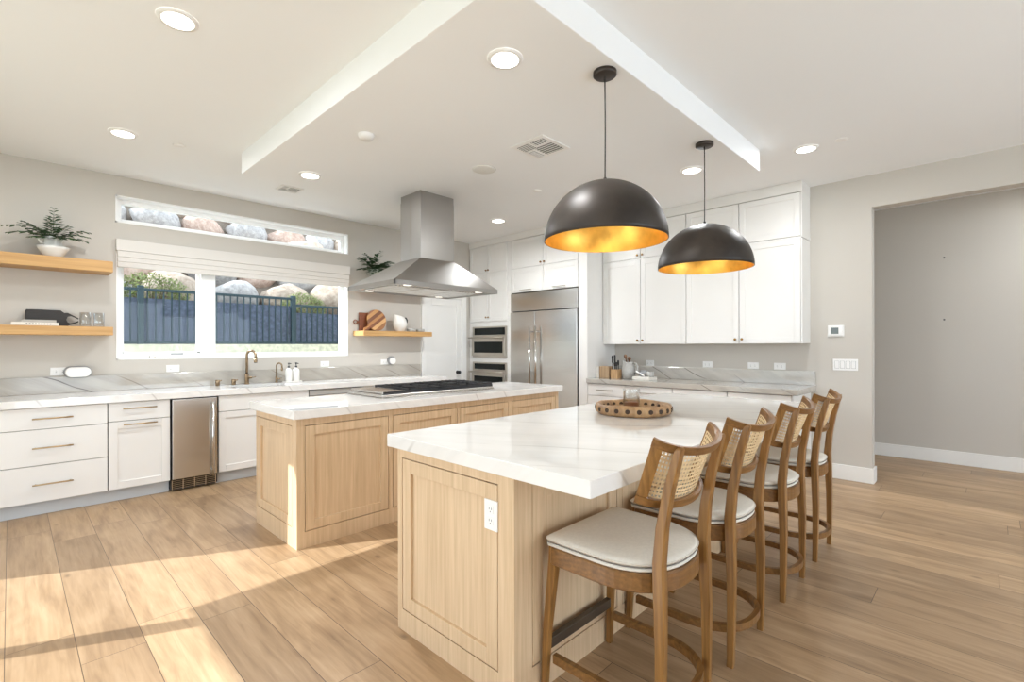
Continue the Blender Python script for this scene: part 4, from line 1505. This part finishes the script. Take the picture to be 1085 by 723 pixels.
zs = 1.5175
bm = BM()
Tb = face_y(YW - 0.03)
h = 0.145
o1 = [(0.09, zs), (0.09, zs + h * 0.93), (0.097, zs + h), (0.315, zs + h), (0.338, zs + h * 0.84), (0.362, zs + h * 0.86), (0.434, zs + h * 0.55)]
o2 = [(0.434, zs + h * 0.28), (0.375, zs + h * 0.10), (0.35, zs)]
hole = [(0.352, zs + h * 0.42), (0.362, zs + h * 0.60), (0.385, zs + h * 0.64), (0.410, zs + h * 0.56), (0.434, zs + h * 0.44), (0.434, zs + h * 0.40), (0.405, zs + h * 0.27), (0.378, zs + h * 0.22), (0.360, zs + h * 0.28)]
outer = o1 + [(0.434, zs + h * 0.44)]
# board body, upper prong and lower prong share one outline that wraps the open loop
loop = o1 + [(0.434, zs + h * 0.47)] + [(0.410, zs + h * 0.58), (0.385, zs + h * 0.66), (0.362, zs + h * 0.62), (0.352, zs + h * 0.44), (0.360, zs + h * 0.28), (0.378, zs + h * 0.22), (0.405, zs + h * 0.27), (0.434, zs + h * 0.38)] + o2
ring_bridge(bm, [[Tb(u, 0.0, q) for u, q in loop], [Tb(u, 0.018, q) for u, q in loop]], True, True, False)
tag(obj('serving_board', bm, M['darkboard'], None, (0.26, YW - 0.04, zs)), 'black wooden serving board with an open loop handle, propped behind the books', 'board')
t = thing('book', 'thicker cream book lying at the bottom of the small stack', 'book', (0.147, 5.79, zs), 'books on the lower shelf')
bm = BM(); box(bm, 0.003, 0.291, 5.70, 5.87, zs, zs + 0.026, 0.002)
obj('cover', bm, M['bookwhite'], t)
bm = BM()
for k in range(9):
    box(bm, 0.09 + k * 0.018, 0.09 + k * 0.018 + 0.011, 5.6992, 5.7005, zs + 0.009, zs + 0.018)
obj('spine_marks', bm, M['ink'], t)
t = thing('book', 'grey book lying on top of the cream book', 'book', (0.167, 5.79, zs + 0.026), 'books on the lower shelf')
bm = BM(); box(bm, 0.062, 0.276, 5.705, 5.865, zs + 0.0262, zs + 0.048, 0.002)
obj('cover', bm, M['bookgrey'], t)
for i, x in enumerate((0.470, 0.562)):
    t = thing('tumbler', ('clear ribbed glass tumbler beside the black board handle', 'clear ribbed glass tumbler at the window end of the shelf')[i], 'glass', (x, 5.76, zs), 'tumblers on the lower shelf')
    bm = BM()
    n = 28
    rings = []
    for (rr, zz) in ((0.036, 0.0), (0.039, 0.004), (0.041, 0.125), (0.038, 0.125), (0.035, 0.012)):
        rings.append([(x + rr * (1 + 0.02 * (k % 2)) * math.cos(2 * PI * k / n), 5.76 + rr * (1 + 0.02 * (k % 2)) * math.sin(2 * PI * k / n), zs + zz + 0.0003) for k in range(n)])
    ring_bridge(bm, rings, True, True)
    obj('glass', bm, M['tumbler'], t)

# ------------------------------------------------------------------ things on the shelf beside the hood
zs = 1.5355
t = thing('cutting_board', 'reddish rectangular cutting board with a ring handle, leaning behind the striped board', 'cutting board', (3.33, YW - 0.03, zs))
Tb = face_y(YW - 0.012)
bm = BM(); fbox(bm, Tb, 3.22, 3.46, 0.0, 0.02, zs, zs + 0.245, 0.006)
fbox(bm, Tb, 3.195, 3.222, 0.003, 0.017, zs + 0.105, zs + 0.135, 0.004)
obj('board', bm, M['redboard'], t)
bm = BM()
rg = [(3.172 + 0.026 * math.cos(2 * PI * k / 20), YW - 0.022, zs + 0.12 + 0.026 * math.sin(2 * PI * k / 20)) for k in range(21)]
tube(bm, rg, 0.007, 8)
obj('ring_handle', bm, M['redboard'], t)
t = thing('striped_board', 'round striped wood cutting board with a short handle, leaning on the shelf', 'cutting board', (3.445, 5.88, zs + 0.148))
bm = BM()
cx, cz, rr = 3.445, zs + 0.148, 0.142
pts = [(cx + rr * math.cos(2 * PI * k / 40), cz + rr * math.sin(2 * PI * k / 40)) for k in range(40)]
pts = [(u, max(q, zs + 0.0005)) for u, q in pts]
Tq = lambda u, d, q: (u, 5.905 - 0.04 * (1 - (q - zs) / 0.3) - d, q)
ring_bridge(bm, [[Tq(u, 0, q) for u, q in pts], [Tq(u, 0.018, q) for u, q in pts]], True, True, False)
obj('board', bm, M['striped'], t)
bm = BM()
hp = [(3.245, zs + 0.001), (3.290, zs + 0.001), (3.37, zs + 0.055), (3.335, zs + 0.085), (3.25, zs + 0.038)]
ring_bridge(bm, [[Tq(u, 0.0025, q) for u, q in hp], [Tq(u, 0.0165, q) for u, q in hp]], True, True, False)
obj('handle', bm, M['striped'], t)

x, y = 3.765, 5.80
t = thing('pitcher', 'white ceramic pitcher with a dark handle on the shelf beside the hood', 'pitcher', (x, y, zs))
bm = BM()
prof = [(0.052, 0), (0.060, 0.006), (0.088, 0.06), (0.096, 0.10), (0.088, 0.145), (0.068, 0.185), (0.062, 0.205)]
n = 32
rings = []
for rr, zz in prof:
    k_ = max(0, (zz - 0.13) / 0.075)
    rings.append([(x + (rr + 0.03 * k_ * max(0, math.cos(2 * PI * k / n - PI)) ** 3) * math.cos(2 * PI * k / n), y + rr * math.sin(2 * PI * k / n), zs + 0.0003 + zz + 0.028 * k_ * max(0, math.cos(2 * PI * k / n - PI)) - 0.012 * k_ * max(0, math.cos(2 * PI * k / n))) for k in range(n)])
rings += [[(x + (p[0] - x) * 0.9, y + (p[1] - y) * 0.9, p[2] - 0.003) for p in rings[-1]], [(x + (p[0] - x) * 0.9, y + (p[1] - y) * 0.9, p[2] - 0.05) for p in rings[-1]]]
ring_bridge(bm, rings, True, True)
obj('body', bm, M['ceramic'], t)
bm = BM(); tube(bm, [(x + 0.060, y, zs + 0.185), (x + 0.095, y, zs + 0.192), (x + 0.115, y, zs + 0.165), (x + 0.112, y, zs + 0.13), (x + 0.088, y, zs + 0.105)], 0.009, 10)
obj('handle', bm, M['knife'], t)
for i, x in enumerate((3.950, 4.095)):
    bm = BM(); y = 5.80
    lathe(bm, [(0.001, zs + 0.0003), (0.056, zs + 0.0003), (0.064, zs + 0.008), (0.066, zs + 0.044), (0.062, zs + 0.044), (0.058, zs + 0.012), (0.001, zs + 0.010)], (x, y, 0), 28)
    tag(obj('small_bowl', bm, M['stoneware'], None, (x, y, zs)), ('small grey stoneware bowl next to the white pitcher', 'small grey stoneware bowl at the pantry-door end of the shelf')[i], 'bowl', 'small stoneware bowls on the shelf')

# ------------------------------------------------------------------ things on the fridge-wall counter
t = thing('recipe_box', 'brown wooden stand with a pale page, against the refrigerator side panel', 'recipe stand', (5.40, 3.55, ZT))
bm = BM(); box(bm, 5.345, 5.45, 3.462, 3.610, ZT, ZT + 0.150, 0.004)
obj('box', bm, M['boxwood'], t)
bm = BM(); box(bm, 5.335, 5.40, 3.612, 3.650, ZT, ZT + 0.150, 0.002)
obj('page', bm, M['paper'], t)
t = thing('knife_block', 'small wooden knife block full of black-handled knives', 'knife block', (5.40, 3.388, ZT))
bm = BM(); box(bm, 5.345, 5.45, 3.338, 3.438, ZT, ZT + 0.115, 0.003)
obj('block', bm, M['block'], t)
random.seed(5)
for (dx, dy, hh) in ((5.37, 3.423, .29), (5.37, 3.385, .30), (5.41, 3.408, .24), (5.36, 3.355, .21), (5.42, 3.368, .23), (5.43, 3.423, .20)):
    bm = BM(); b = Vector((dx, dy, ZT + 0.114)); e = b + Vector((0.004, random.uniform(-.012, .012), hh - 0.115))
    tube(bm, [b, b.lerp(e, .45), b.lerp(e, .5), b.lerp(e, .95), e], [0.004, 0.005, 0.011, 0.013, 0.008], 8)
    obj('knife', bm, M['knife'], t)
x, y = 5.47, 3.250
n = 32
t = thing('grey_pitcher', 'speckled grey stoneware pitcher holding wooden utensils on the counter', 'pitcher', (x, y, ZT))
bm = BM()
rings = []
for rr, zz in [(0.058, 0), (0.066, 0.006), (0.083, 0.06), (0.084, 0.10), (0.072, 0.155), (0.058, 0.190), (0.056, 0.210)]:
    k_ = max(0, (zz - 0.13) / 0.085)
    rings.append([(x + rr * math.cos(2 * PI * k / n), y + (rr + 0.03 * k_ * max(0, math.sin(2 * PI * k / n)) ** 3) * math.sin(2 * PI * k / n), ZT + 0.0003 + zz + 0.02 * k_ * max(0, math.sin(2 * PI * k / n))) for k in range(n)])
rings += [[(x + (p[0] - x) * 0.9, y + (p[1] - y) * 0.9, p[2] - 0.003) for p in rings[-1]], [(x + (p[0] - x) * 0.9, y + (p[1] - y) * 0.9, p[2] - 0.07) for p in rings[-1]]]
ring_bridge(bm, rings, True, True)
obj('body', bm, M['stoneware'], t)
bm = BM(); tube(bm, [(x, y - 0.054, ZT + 0.195), (x, y - 0.100, ZT + 0.198), (x, y - 0.125, ZT + 0.155), (x, y - 0.118, ZT + 0.10), (x, y - 0.080, ZT + 0.065)], 0.010, 10)
obj('handle', bm, M['stoneware'], t)
for i, (dx, dy, hh, ty) in enumerate(((0.0, 0.03, .305, .05), (0.02, 0.0, .275, 0.02), (-0.015, -0.02, .275, -.01))):
    t2 = thing('wooden_spoon', ('tallest dark wooden spoon in the grey pitcher, leaning toward the knife block', 'dark wooden spoon standing upright in the middle of the grey pitcher', 'dark wooden spoon in the grey pitcher, beside its handle')[i], 'spoon', (x + dx, y + dy * .5, ZT + 0.15), 'wooden utensils in the grey pitcher')
    bm = BM(); b = Vector((x + dx, y + dy * .5, ZT + 0.152)); e = Vector((x + dx, y + dy + ty * .5, ZT + hh))
    tube(bm, [b, b.lerp(e, .60), b.lerp(e, .72), b.lerp(e, .9), e], [0.006, 0.007, 0.018, 0.021, 0.008], 10)
    obj('spoon', bm, M['spoon'], t2)
bm = BM(); box(bm, 5.33, 5.52, 2.890, 3.118, ZT, ZT + 0.036, 0.003)
tag(obj('counter_tray', bm, M['paper'], None, (5.42, 3.0, ZT)), 'flat pale box on the fridge-wall counter carrying small items', 'box')
zt = ZT + 0.0365
t = thing('smart_speaker', 'dark rounded speaker standing on the pale box', 'speaker', (5.46, 3.02, zt))
bm = BM(); lathe(bm, [(0.001, zt), (0.045, zt), (0.058, zt + 0.015), (0.060, zt + 0.04), (0.050, zt + 0.065), (0.025, zt + 0.078), (0.001, zt + 0.080)], (5.455, 3.035, 0), 28)
obj('body', bm, M['grey'], t)
bm = BM()
b, e = Vector((5.385, 2.985, zt + 0.008)), Vector((5.385, 3.10, zt + 0.066))
tube(bm, [b, b.lerp(e, .1), b.lerp(e, .9), e], [0.006, 0.0095, 0.0095, 0.006], 10)
tag(obj('remote_control', bm, M['white'], None, (5.385, 3.04, zt)), 'slim white remote leaning against the dark speaker', 'remote')
bm = BM(); lathe(bm, [(0.001, zt), (0.040, zt), (0.044, zt + 0.006), (0.044, zt + 0.062), (0.040, zt + 0.062), (0.038, zt + 0.01), (0.001, zt + 0.009)], (5.44, 2.937, 0), 24)
tag(obj('small_cup', bm, M['stoneware'], None, (5.44, 2.937, zt)), 'small grey cup standing on the open end of the pale box', 'cup')

# ------------------------------------------------------------------ tray with candle
tx, ty = 2.686, 1.565
t = thing('wooden_tray', 'round turned wooden tray with holes through its rim on the island top', 'tray', (tx, ty, ZT))
bm = BM()
z = ZT + 0.0004
Rt = 0.232
prof = [(0.001, z), (Rt - 0.03, z), (Rt - 0.008, z + 0.012), (Rt, z + 0.034), (Rt - 0.008, z + 0.058), (Rt - 0.024, z + 0.066), (Rt - 0.040, z + 0.056), (Rt - 0.046, z + 0.034), (Rt - 0.056, z + 0.016), (0.001, z + 0.014)]
n = 72
rings = [[(tx + rr * (1 + 0.012 * math.sin(3 * a + 1) + 0.008 * math.sin(5 * a)) * math.cos(a), ty + rr * (1 + 0.012 * math.sin(3 * a + 1) + 0.008 * math.sin(5 * a)) * math.sin(a), zz + (0.003 * math.sin(4 * a) if zz > z + 0.05 else 0)) for a in [2 * PI * k / n for k in range(n)]] for rr, zz in prof]
ring_bridge(bm, rings, False, False)
body = obj('bowl', bm, M['tray'], t)
for k in range(22):
    a = 2 * PI * k / 22 + 0.1
    wob = 1 + 0.012 * math.sin(3 * a + 1) + 0.008 * math.sin(5 * a)
    d = Vector((math.cos(a), math.sin(a), 0))
    for rr in (Rt * wob - 0.0015, (Rt - 0.046) * wob + 0.0015):
        bm = BM(); disc(bm, Vector((tx, ty, z + 0.036)) + d * rr, 0.0135, d, 0.004, 16)
        obj('hole', bm, M['trayhole'], body)
t = thing('candle', 'clear glass jar with an amber candle standing in the wooden tray', 'candle', (tx - 0.01, ty, ZT + 0.0145))
z = ZT + 0.0148
cx, cy = tx - 0.012, ty + 0.005
bm = BM(); lathe(bm, [(0.001, z), (0.046, z), (0.050, z + 0.005), (0.050, z + 0.128), (0.052, z + 0.136), (0.048, z + 0.136), (0.0465, z + 0.128), (0.0465, z + 0.012), (0.001, z + 0.010)], (cx, cy, 0), 32)
obj('jar', bm, M['frost'], t)
bm = BM(); lathe(bm, [(0.001, z + 0.0105), (0.0455, z + 0.0105), (0.0455, z + 0.055), (0.001, z + 0.055)], (cx, cy, 0), 28)
obj('wax', bm, M['amber'], t)

# ------------------------------------------------------------------ stools
SY = 1.0        # the stool's local origin sits at y = 1.0 in room coordinates


def d_outline(hw, yf, ym, yb, n=24, rf=0.02):
    """D shaped outline: straight front at yf, straight sides to ym, round back reaching yb"""
    o = [(-hw + rf, yf), (hw - rf, yf), (hw, yf - rf)]
    for k in range(n + 1):
        a = PI * k / n
        ex = math.cos(a)
        o.append((hw * math.copysign(abs(ex) ** 0.85, ex), ym - (ym - yb) * math.sin(a) ** 0.85))
    o.append((-hw, yf - rf))
    return o


def inset(o, d, cy):
    out = []
    for x, y in o:
        l = math.hypot(x, y - cy)
        out.append((x * (1 - d / max(l, 1e-4)), cy + (y - cy) * (1 - d / max(l, 1e-4))))
    return out


def make_stool(label):
    t = thing('counter_stool', label, 'stool', (0, SY, 0), 'counter stools along the island')
    # legs
    for s in (-1, 1):
        bm = BM(); sweep_rect(bm, [(s * .226, 1.237, 0), (s * .220, 1.225, .25), (s * .212, 1.20, .50), (s * .210, 1.196, .578)], [(.024, .024), (.030, .030), (.036, .036), (.036, .036)])
        obj('front_leg', bm, M['stool'], t)
        bm = BM()
        sweep_rect(bm, [(s * .187, .780, 0), (s * .184, .777, .16), (s * .180, .776, .35), (s * .176, .781, .52), (s * .175, .784, .62), (s * .173, .774, .74), (s * .170, .751, .87), (s * .168, .722, .985), (s * .168, .716, 1.004), (s * .168, .712, 1.012)],
                   [(.024, .026), (.028, .030), (.033, .034), (.035, .039), (.035, .039), (.034, .036), (.032, .032), (.031, .028), (.028, .024), (.016, .014)])
        obj('rear_leg', bm, M['stool'], t)
    # seat frame
    o = d_outline(.236, 1.214, 1.0, .755)
    bm = BM(); ring_bridge(bm, [[(x, y, .508) for x, y in inset(o, .004, 1.0)], [(x, y, .513) for x, y in o], [(x, y, .570) for x, y in o], [(x, y, .575) for x, y in inset(o, .004, 1.0)]], True, True, False)
    obj('seat_frame', bm, M['stoolx'], t)
    # cushion
    o2 = d_outline(.241, 1.222, 1.0, .760, rf=.012)
    bm = BM()
    R = lambda d, z: [(x, y, z) for x, y in inset(o2, d, 1.0)]
    ring_bridge(bm, [R(.012, .5755), R(.004, .579), R(.002, .585), R(.006, .590), R(.014, .592)], True, True)
    pad = obj('lower_pad', bm, M['cushion'], t)
    bm = BM()
    rr = [R(.016, .593), R(.004, .597), R(.000, .604), R(.004, .611), R(.016, .617), R(.05, .623), R(.11, .627)]
    ring_bridge(bm, rr, True, True)
    cu = obj('cushion', bm, M['cushion'], t)
    for zz, par, dd in ((.5935, cu, .003), (.606, cu, -.0005)):
        bm = BM()
        c = [Vector((x, y, zz)) for x, y in inset(o2, dd, 1.0)]
        rings = []
        m_ = len(c)
        for i in range(m_):
            tg = (c[(i + 1) % m_] - c[i - 1]).normalized()
            nrm = tg.cross(Vector((0, 0, 1)))
            rings.append([c[i] + (nrm * math.cos(2 * PI * k / 6) + Vector((0, 0, 1)) * math.sin(2 * PI * k / 6)) * .0019 for k in range(6)])
        ring_bridge(bm, rings, False, False, True, True)
        obj('piping', bm, M['piping'] if zz != .606 else M['cushion'], par)
    # back: tilted U shaped panel
    TH = math.radians(80)
    def S(tt, s, off=0.0):
        th = tt * TH
        g = (1 - math.cos(th)) / (1 - math.cos(TH))
        yc = .768 + (.690 - .768) * s
        zc = .785 + (.998 - .785) * s
        hw = .208 + .012 * s
        x = hw * math.sin(th) / math.sin(TH)
        y = yc + .088 * g
        z = zc + (.032 + .012 * s) * g
        nx, ny = math.sin(th), -math.cos(th)
        return Vector((x + nx * off, y + ny * off, z))
    def solid(bm, t0, t1, s0, s1, o0, o1, nt):
        rings = []
        for k in range(nt + 1):
            tt = t0 + (t1 - t0) * k / nt
            rings.append([S(tt, s0, o0), S(tt, s1, o0), S(tt, s1 + .012, (o0 + o1) / 2), S(tt, s1, o1), S(tt, s0, o1), S(tt, s0 - .012, (o0 + o1) / 2)])
        ring_bridge(bm, rings, True, True, False)
    bm = BM(); solid(bm, -1, 1, .88, 1.0, -.012, .012, 36)
    obj('top_rail', bm, M['stoolx'], t)
    bm = BM(); solid(bm, -1, 1, 0.0, .12, -.012, .012, 36)
    obj('bottom_rail', bm, M['stoolx'], t)
    for s in (-1, 1):
        bm = BM(); solid(bm, s * .80, s * 1.0, .12, .88, -.009, .009, 4)
        obj('back_stile', bm, M['stool'], t)
    bm = BM()
    nv, nh = 30, 11
    for i in range(nv + 1):
        tc = -.94 + 1.88 * i / nv
        hw = .0145
        for j in range(8):
            sa, sb = .12 + .76 * j / 8, .12 + .76 * (j + 1) / 8
            q = [S(tc - hw, sa, -.0115), S(tc + hw, sa, -.0115), S(tc + hw, sb, -.0115), S(tc - hw, sb, -.0115)]
            bm.faces.new([bm.verts.new(p) for p in q])
    for j in range(nh + 1):
        sc_ = .13 + .74 * j / nh
        hs = .0165
        for i in range(33):
            ta, tb = -.95 + 1.90 * i / 33, -.95 + 1.90 * (i + 1) / 33
            q = [S(ta, sc_ - hs, -.0105), S(tb, sc_ - hs, -.0105), S(tb, sc_ + hs, -.0105), S(ta, sc_ + hs, -.0105)]
            bm.faces.new([bm.verts.new(p) for p in q])
    cane = obj('cane_panel', bm, M['cane'], t)
    # foot ring and front bar
    o3 = d_outline(.208, 1.222, .98, .748)
    path = [p for p in o3[2:]]
    bm = BM()
    rings = []
    for i, (x, y) in enumerate(path):
        a, b = path[max(i - 1, 0)], path[min(i + 1, len(path) - 1)]
        tg = Vector((b[0] - a[0], b[1] - a[1], 0)).normalized()
        nr = Vector((tg.y, -tg.x, 0))
        c = Vector((x, y, .140))
        rings.append([c + nr * .011 + Vector((0, 0, -.016)), c + nr * .011 + Vector((0, 0, .016)), c - nr * .011 + Vector((0, 0, .016)), c - nr * .011 + Vector((0, 0, -.016))])
    ring_bridge(bm, rings, True, True, False)
    obj('foot_ring', bm, M['stoolx'], t)
    bm = BM(); box(bm, -.208, .208, 1.216, 1.240, .168, .208, .003)
    obj('foot_bar', bm, M['footbar'], t)
    return t


stool_labels = ['cane-backed counter stool at the outlet end of the island, whole cream seat visible',
                'second cane-backed counter stool from the outlet end of the island',
                'third cane-backed counter stool from the outlet end of the island',
                'cane-backed counter stool at the far end of the island, by the thermostat wall']
s0 = make_stool(stool_labels[0])
for i, (x, rz) in enumerate(((1.669, 0.0), (2.285, 0.0), (3.005, 0.0), (3.672, 0.0))):
    s = s0 if i == 0 else copy_tree(s0)
    s.location = (x, SY - 0.009, 0)
    s.rotation_euler = (0, 0, rz)
    s['label'] = stool_labels[i]

# ------------------------------------------------------------------ outside the kitchen window
bm = BM(); box(bm, -1.5, 14, YW + 0.2, 7.52, -0.2, 1.02)
struct('ground_side_yard', bm, M['gravel'])
bm = BM(); box(bm, -1.5, 14, 7.50, 7.72, -0.2, 1.368)
struct('wall_garden', bm, M['block_wall'])
bm = BM()
nx, ny = 40, 16
random.seed(3)
gv = []
for j in range(ny + 1):
    row = []
    for i in range(nx + 1):
        y = 7.70 + 6.0 * j / ny
        zz = 1.28 + (y - 7.70) * 1.02 + random.uniform(-.05, .05)
        row.append(bm.verts.new((-1.5 + 16.5 * i / nx, y, zz)))
    gv.append(row)
for j in range(ny):
    for i in range(nx):
        bm.faces.new((gv[j][i], gv[j][i + 1], gv[j + 1][i + 1], gv[j + 1][i]))
struct('hill_slope', bm, M['dirt'])


def fence(x0, x1, ztop, label, posts):
    Y = 7.60
    t = thing('metal_fence', label, 'fence', ((x0 + x1) / 2, Y, 1.368), 'dark metal fence sections beyond the window')
    bm = BM(); box(bm, x0, x1, Y - 0.02, Y + 0.02, ztop - 0.035, ztop, 0.003)
    obj('top_rail', bm, M['fence'], t)
    bm = BM(); box(bm, x0, x1, Y - 0.018, Y + 0.018, 1.378, 1.405, 0.003)
    obj('bottom_rail', bm, M['fence'], t)
    n = int((x1 - x0) / 0.085)
    for k in range(n + 1):
        x = x0 + (x1 - x0) * k / n
        bm = BM(); box(bm, x - 0.0075, x + 0.0075, Y - 0.0075, Y + 0.0075, 1.385, ztop - 0.02)
        obj('bar', bm, M['fence'], t)
    for x in posts:
        bm = BM(); box(bm, x - 0.032, x + 0.032, Y - 0.032, Y + 0.032, 1.368, ztop + 0.03, 0.004)
        obj('post', bm, M['fence'], t)
    bm = BM(); box(bm, x0, x1, Y + 0.024, Y + 0.030, 1.375, ztop - 0.125)
    obj('privacy_screen', bm, M['screen'], t)


fence(-0.6, 3.03, 2.075, 'taller dark metal fence section with a blue-grey screen behind its bars', (-0.55, 1.145, 3.03))
fence(3.07, 6.4, 1.978, 'lower dark metal fence section stepping down past the post', (4.70, 6.35))


def boulder_mesh(seed, m):
    random.seed(seed)
    bm = BM()
    bmesh.ops.create_icosphere(bm, subdivisions=3, radius=0.5)
    cuts = [(Vector((random.gauss(0, 1), random.gauss(0, 1), random.gauss(0, 1))).normalized(), random.uniform(.34, .45)) for _ in range(11)]
    for v in bm.verts:
        for nrm, d in cuts:
            e = v.co.dot(nrm) - d
            if e > 0: v.co -= nrm * e * 0.85
        v.co *= 1 + 0.03 * math.sin(v.co.x * 17 + seed) * math.sin(v.co.z * 15 + v.co.y * 11)
    for f in bm.faces: f.smooth = True
    finish(bm)
    me = bpy.data.meshes.new('boulder')
    bm.to_mesh(me); bm.free()
    me.materials.append(m)
    return me


PROTO = [boulder_mesh(20 + k, ROCKS[k % 3]) for k in range(9)]
random.seed(42)
row = 0
y = 8.42
while y < 11.8:
    x = -0.2 + 0.4 * (row % 2)
    while x < 7.4:
        w = random.uniform(0.62, 1.0) * (1 if y < 9.5 else 0.85)
        me = PROTO[random.randrange(9)]
        xs = [v.co.x for v in me.vertices]
        adv = (max(xs) - min(xs)) * w
        o = bpy.data.objects.new('boulder', me)
        o.scale = (w, 0.66 * w, w * random.uniform(.82, .96))
        o.location = (x + adv / 2, y + random.uniform(-.04, .04), 1.28 + (y - 7.70) * 1.02 + w * 0.10)
        o.rotation_euler = (random.uniform(-.1, .1), random.uniform(-.1, .1), random.choice((0, PI)) + random.uniform(-.12, .12))
        COL.objects.link(o)
        tag(o, 'weathered granite boulder packed among others on the slope beyond the fence', 'boulder', 'boulders on the slope beyond the fence')
        x += adv * 1.015
    y += 0.42
    row += 1


def bush(name, label, x, y, z, rx, ry, rz, n, seed):
    random.seed(seed)
    t = thing(name, label, 'shrub', (x, y, z))
    bm = BM()
    for k in range(14):
        a = random.uniform(0, 6.28); q = random.uniform(.3, .8)
        tube(bm, [(x, y, z - 0.05), (x + rx * q * .5 * math.cos(a), y + ry * q * .5 * math.sin(a), z + rz * .6), (x + rx * q * math.cos(a), y + ry * q * math.sin(a), z + rz * random.uniform(.9, 1.6))], [.02, .012, .005], 5)
    obj('stems', bm, M['bark'], t)
    bm = BM()
    for k in range(n):
        d = Vector((random.gauss(0, 1), random.gauss(0, 1), random.gauss(0, 1))).normalized() * random.uniform(.45, 1) ** .5
        c = Vector((x + d.x * rx, y + d.y * ry, z + rz + d.z * rz))
        a = Vector((random.gauss(0, 1), random.gauss(0, 1), random.gauss(0, 1))).normalized()
        b = a.orthogonal().normalized()
        L_, w_ = random.uniform(.03, .06), random.uniform(.012, .022)
        q = [c - a * L_ / 2, c + b * w_ / 2, c + a * L_ / 2, c - b * w_ / 2]
        bm.faces.new([bm.verts.new(p) for p in q])
    obj('leaves', bm, M['bush'], t)


bush('green_shrub', 'olive green shrub above the fence at the casement end of the window', 1.30, 7.85, 1.72, .46, .14, .30, 2600, 1)
bush('yellow_shrub', 'yellow green shrub spilling between boulders near the stepped fence post', 3.30, 7.85, 1.68, .36, .14, .26, 2000, 2)
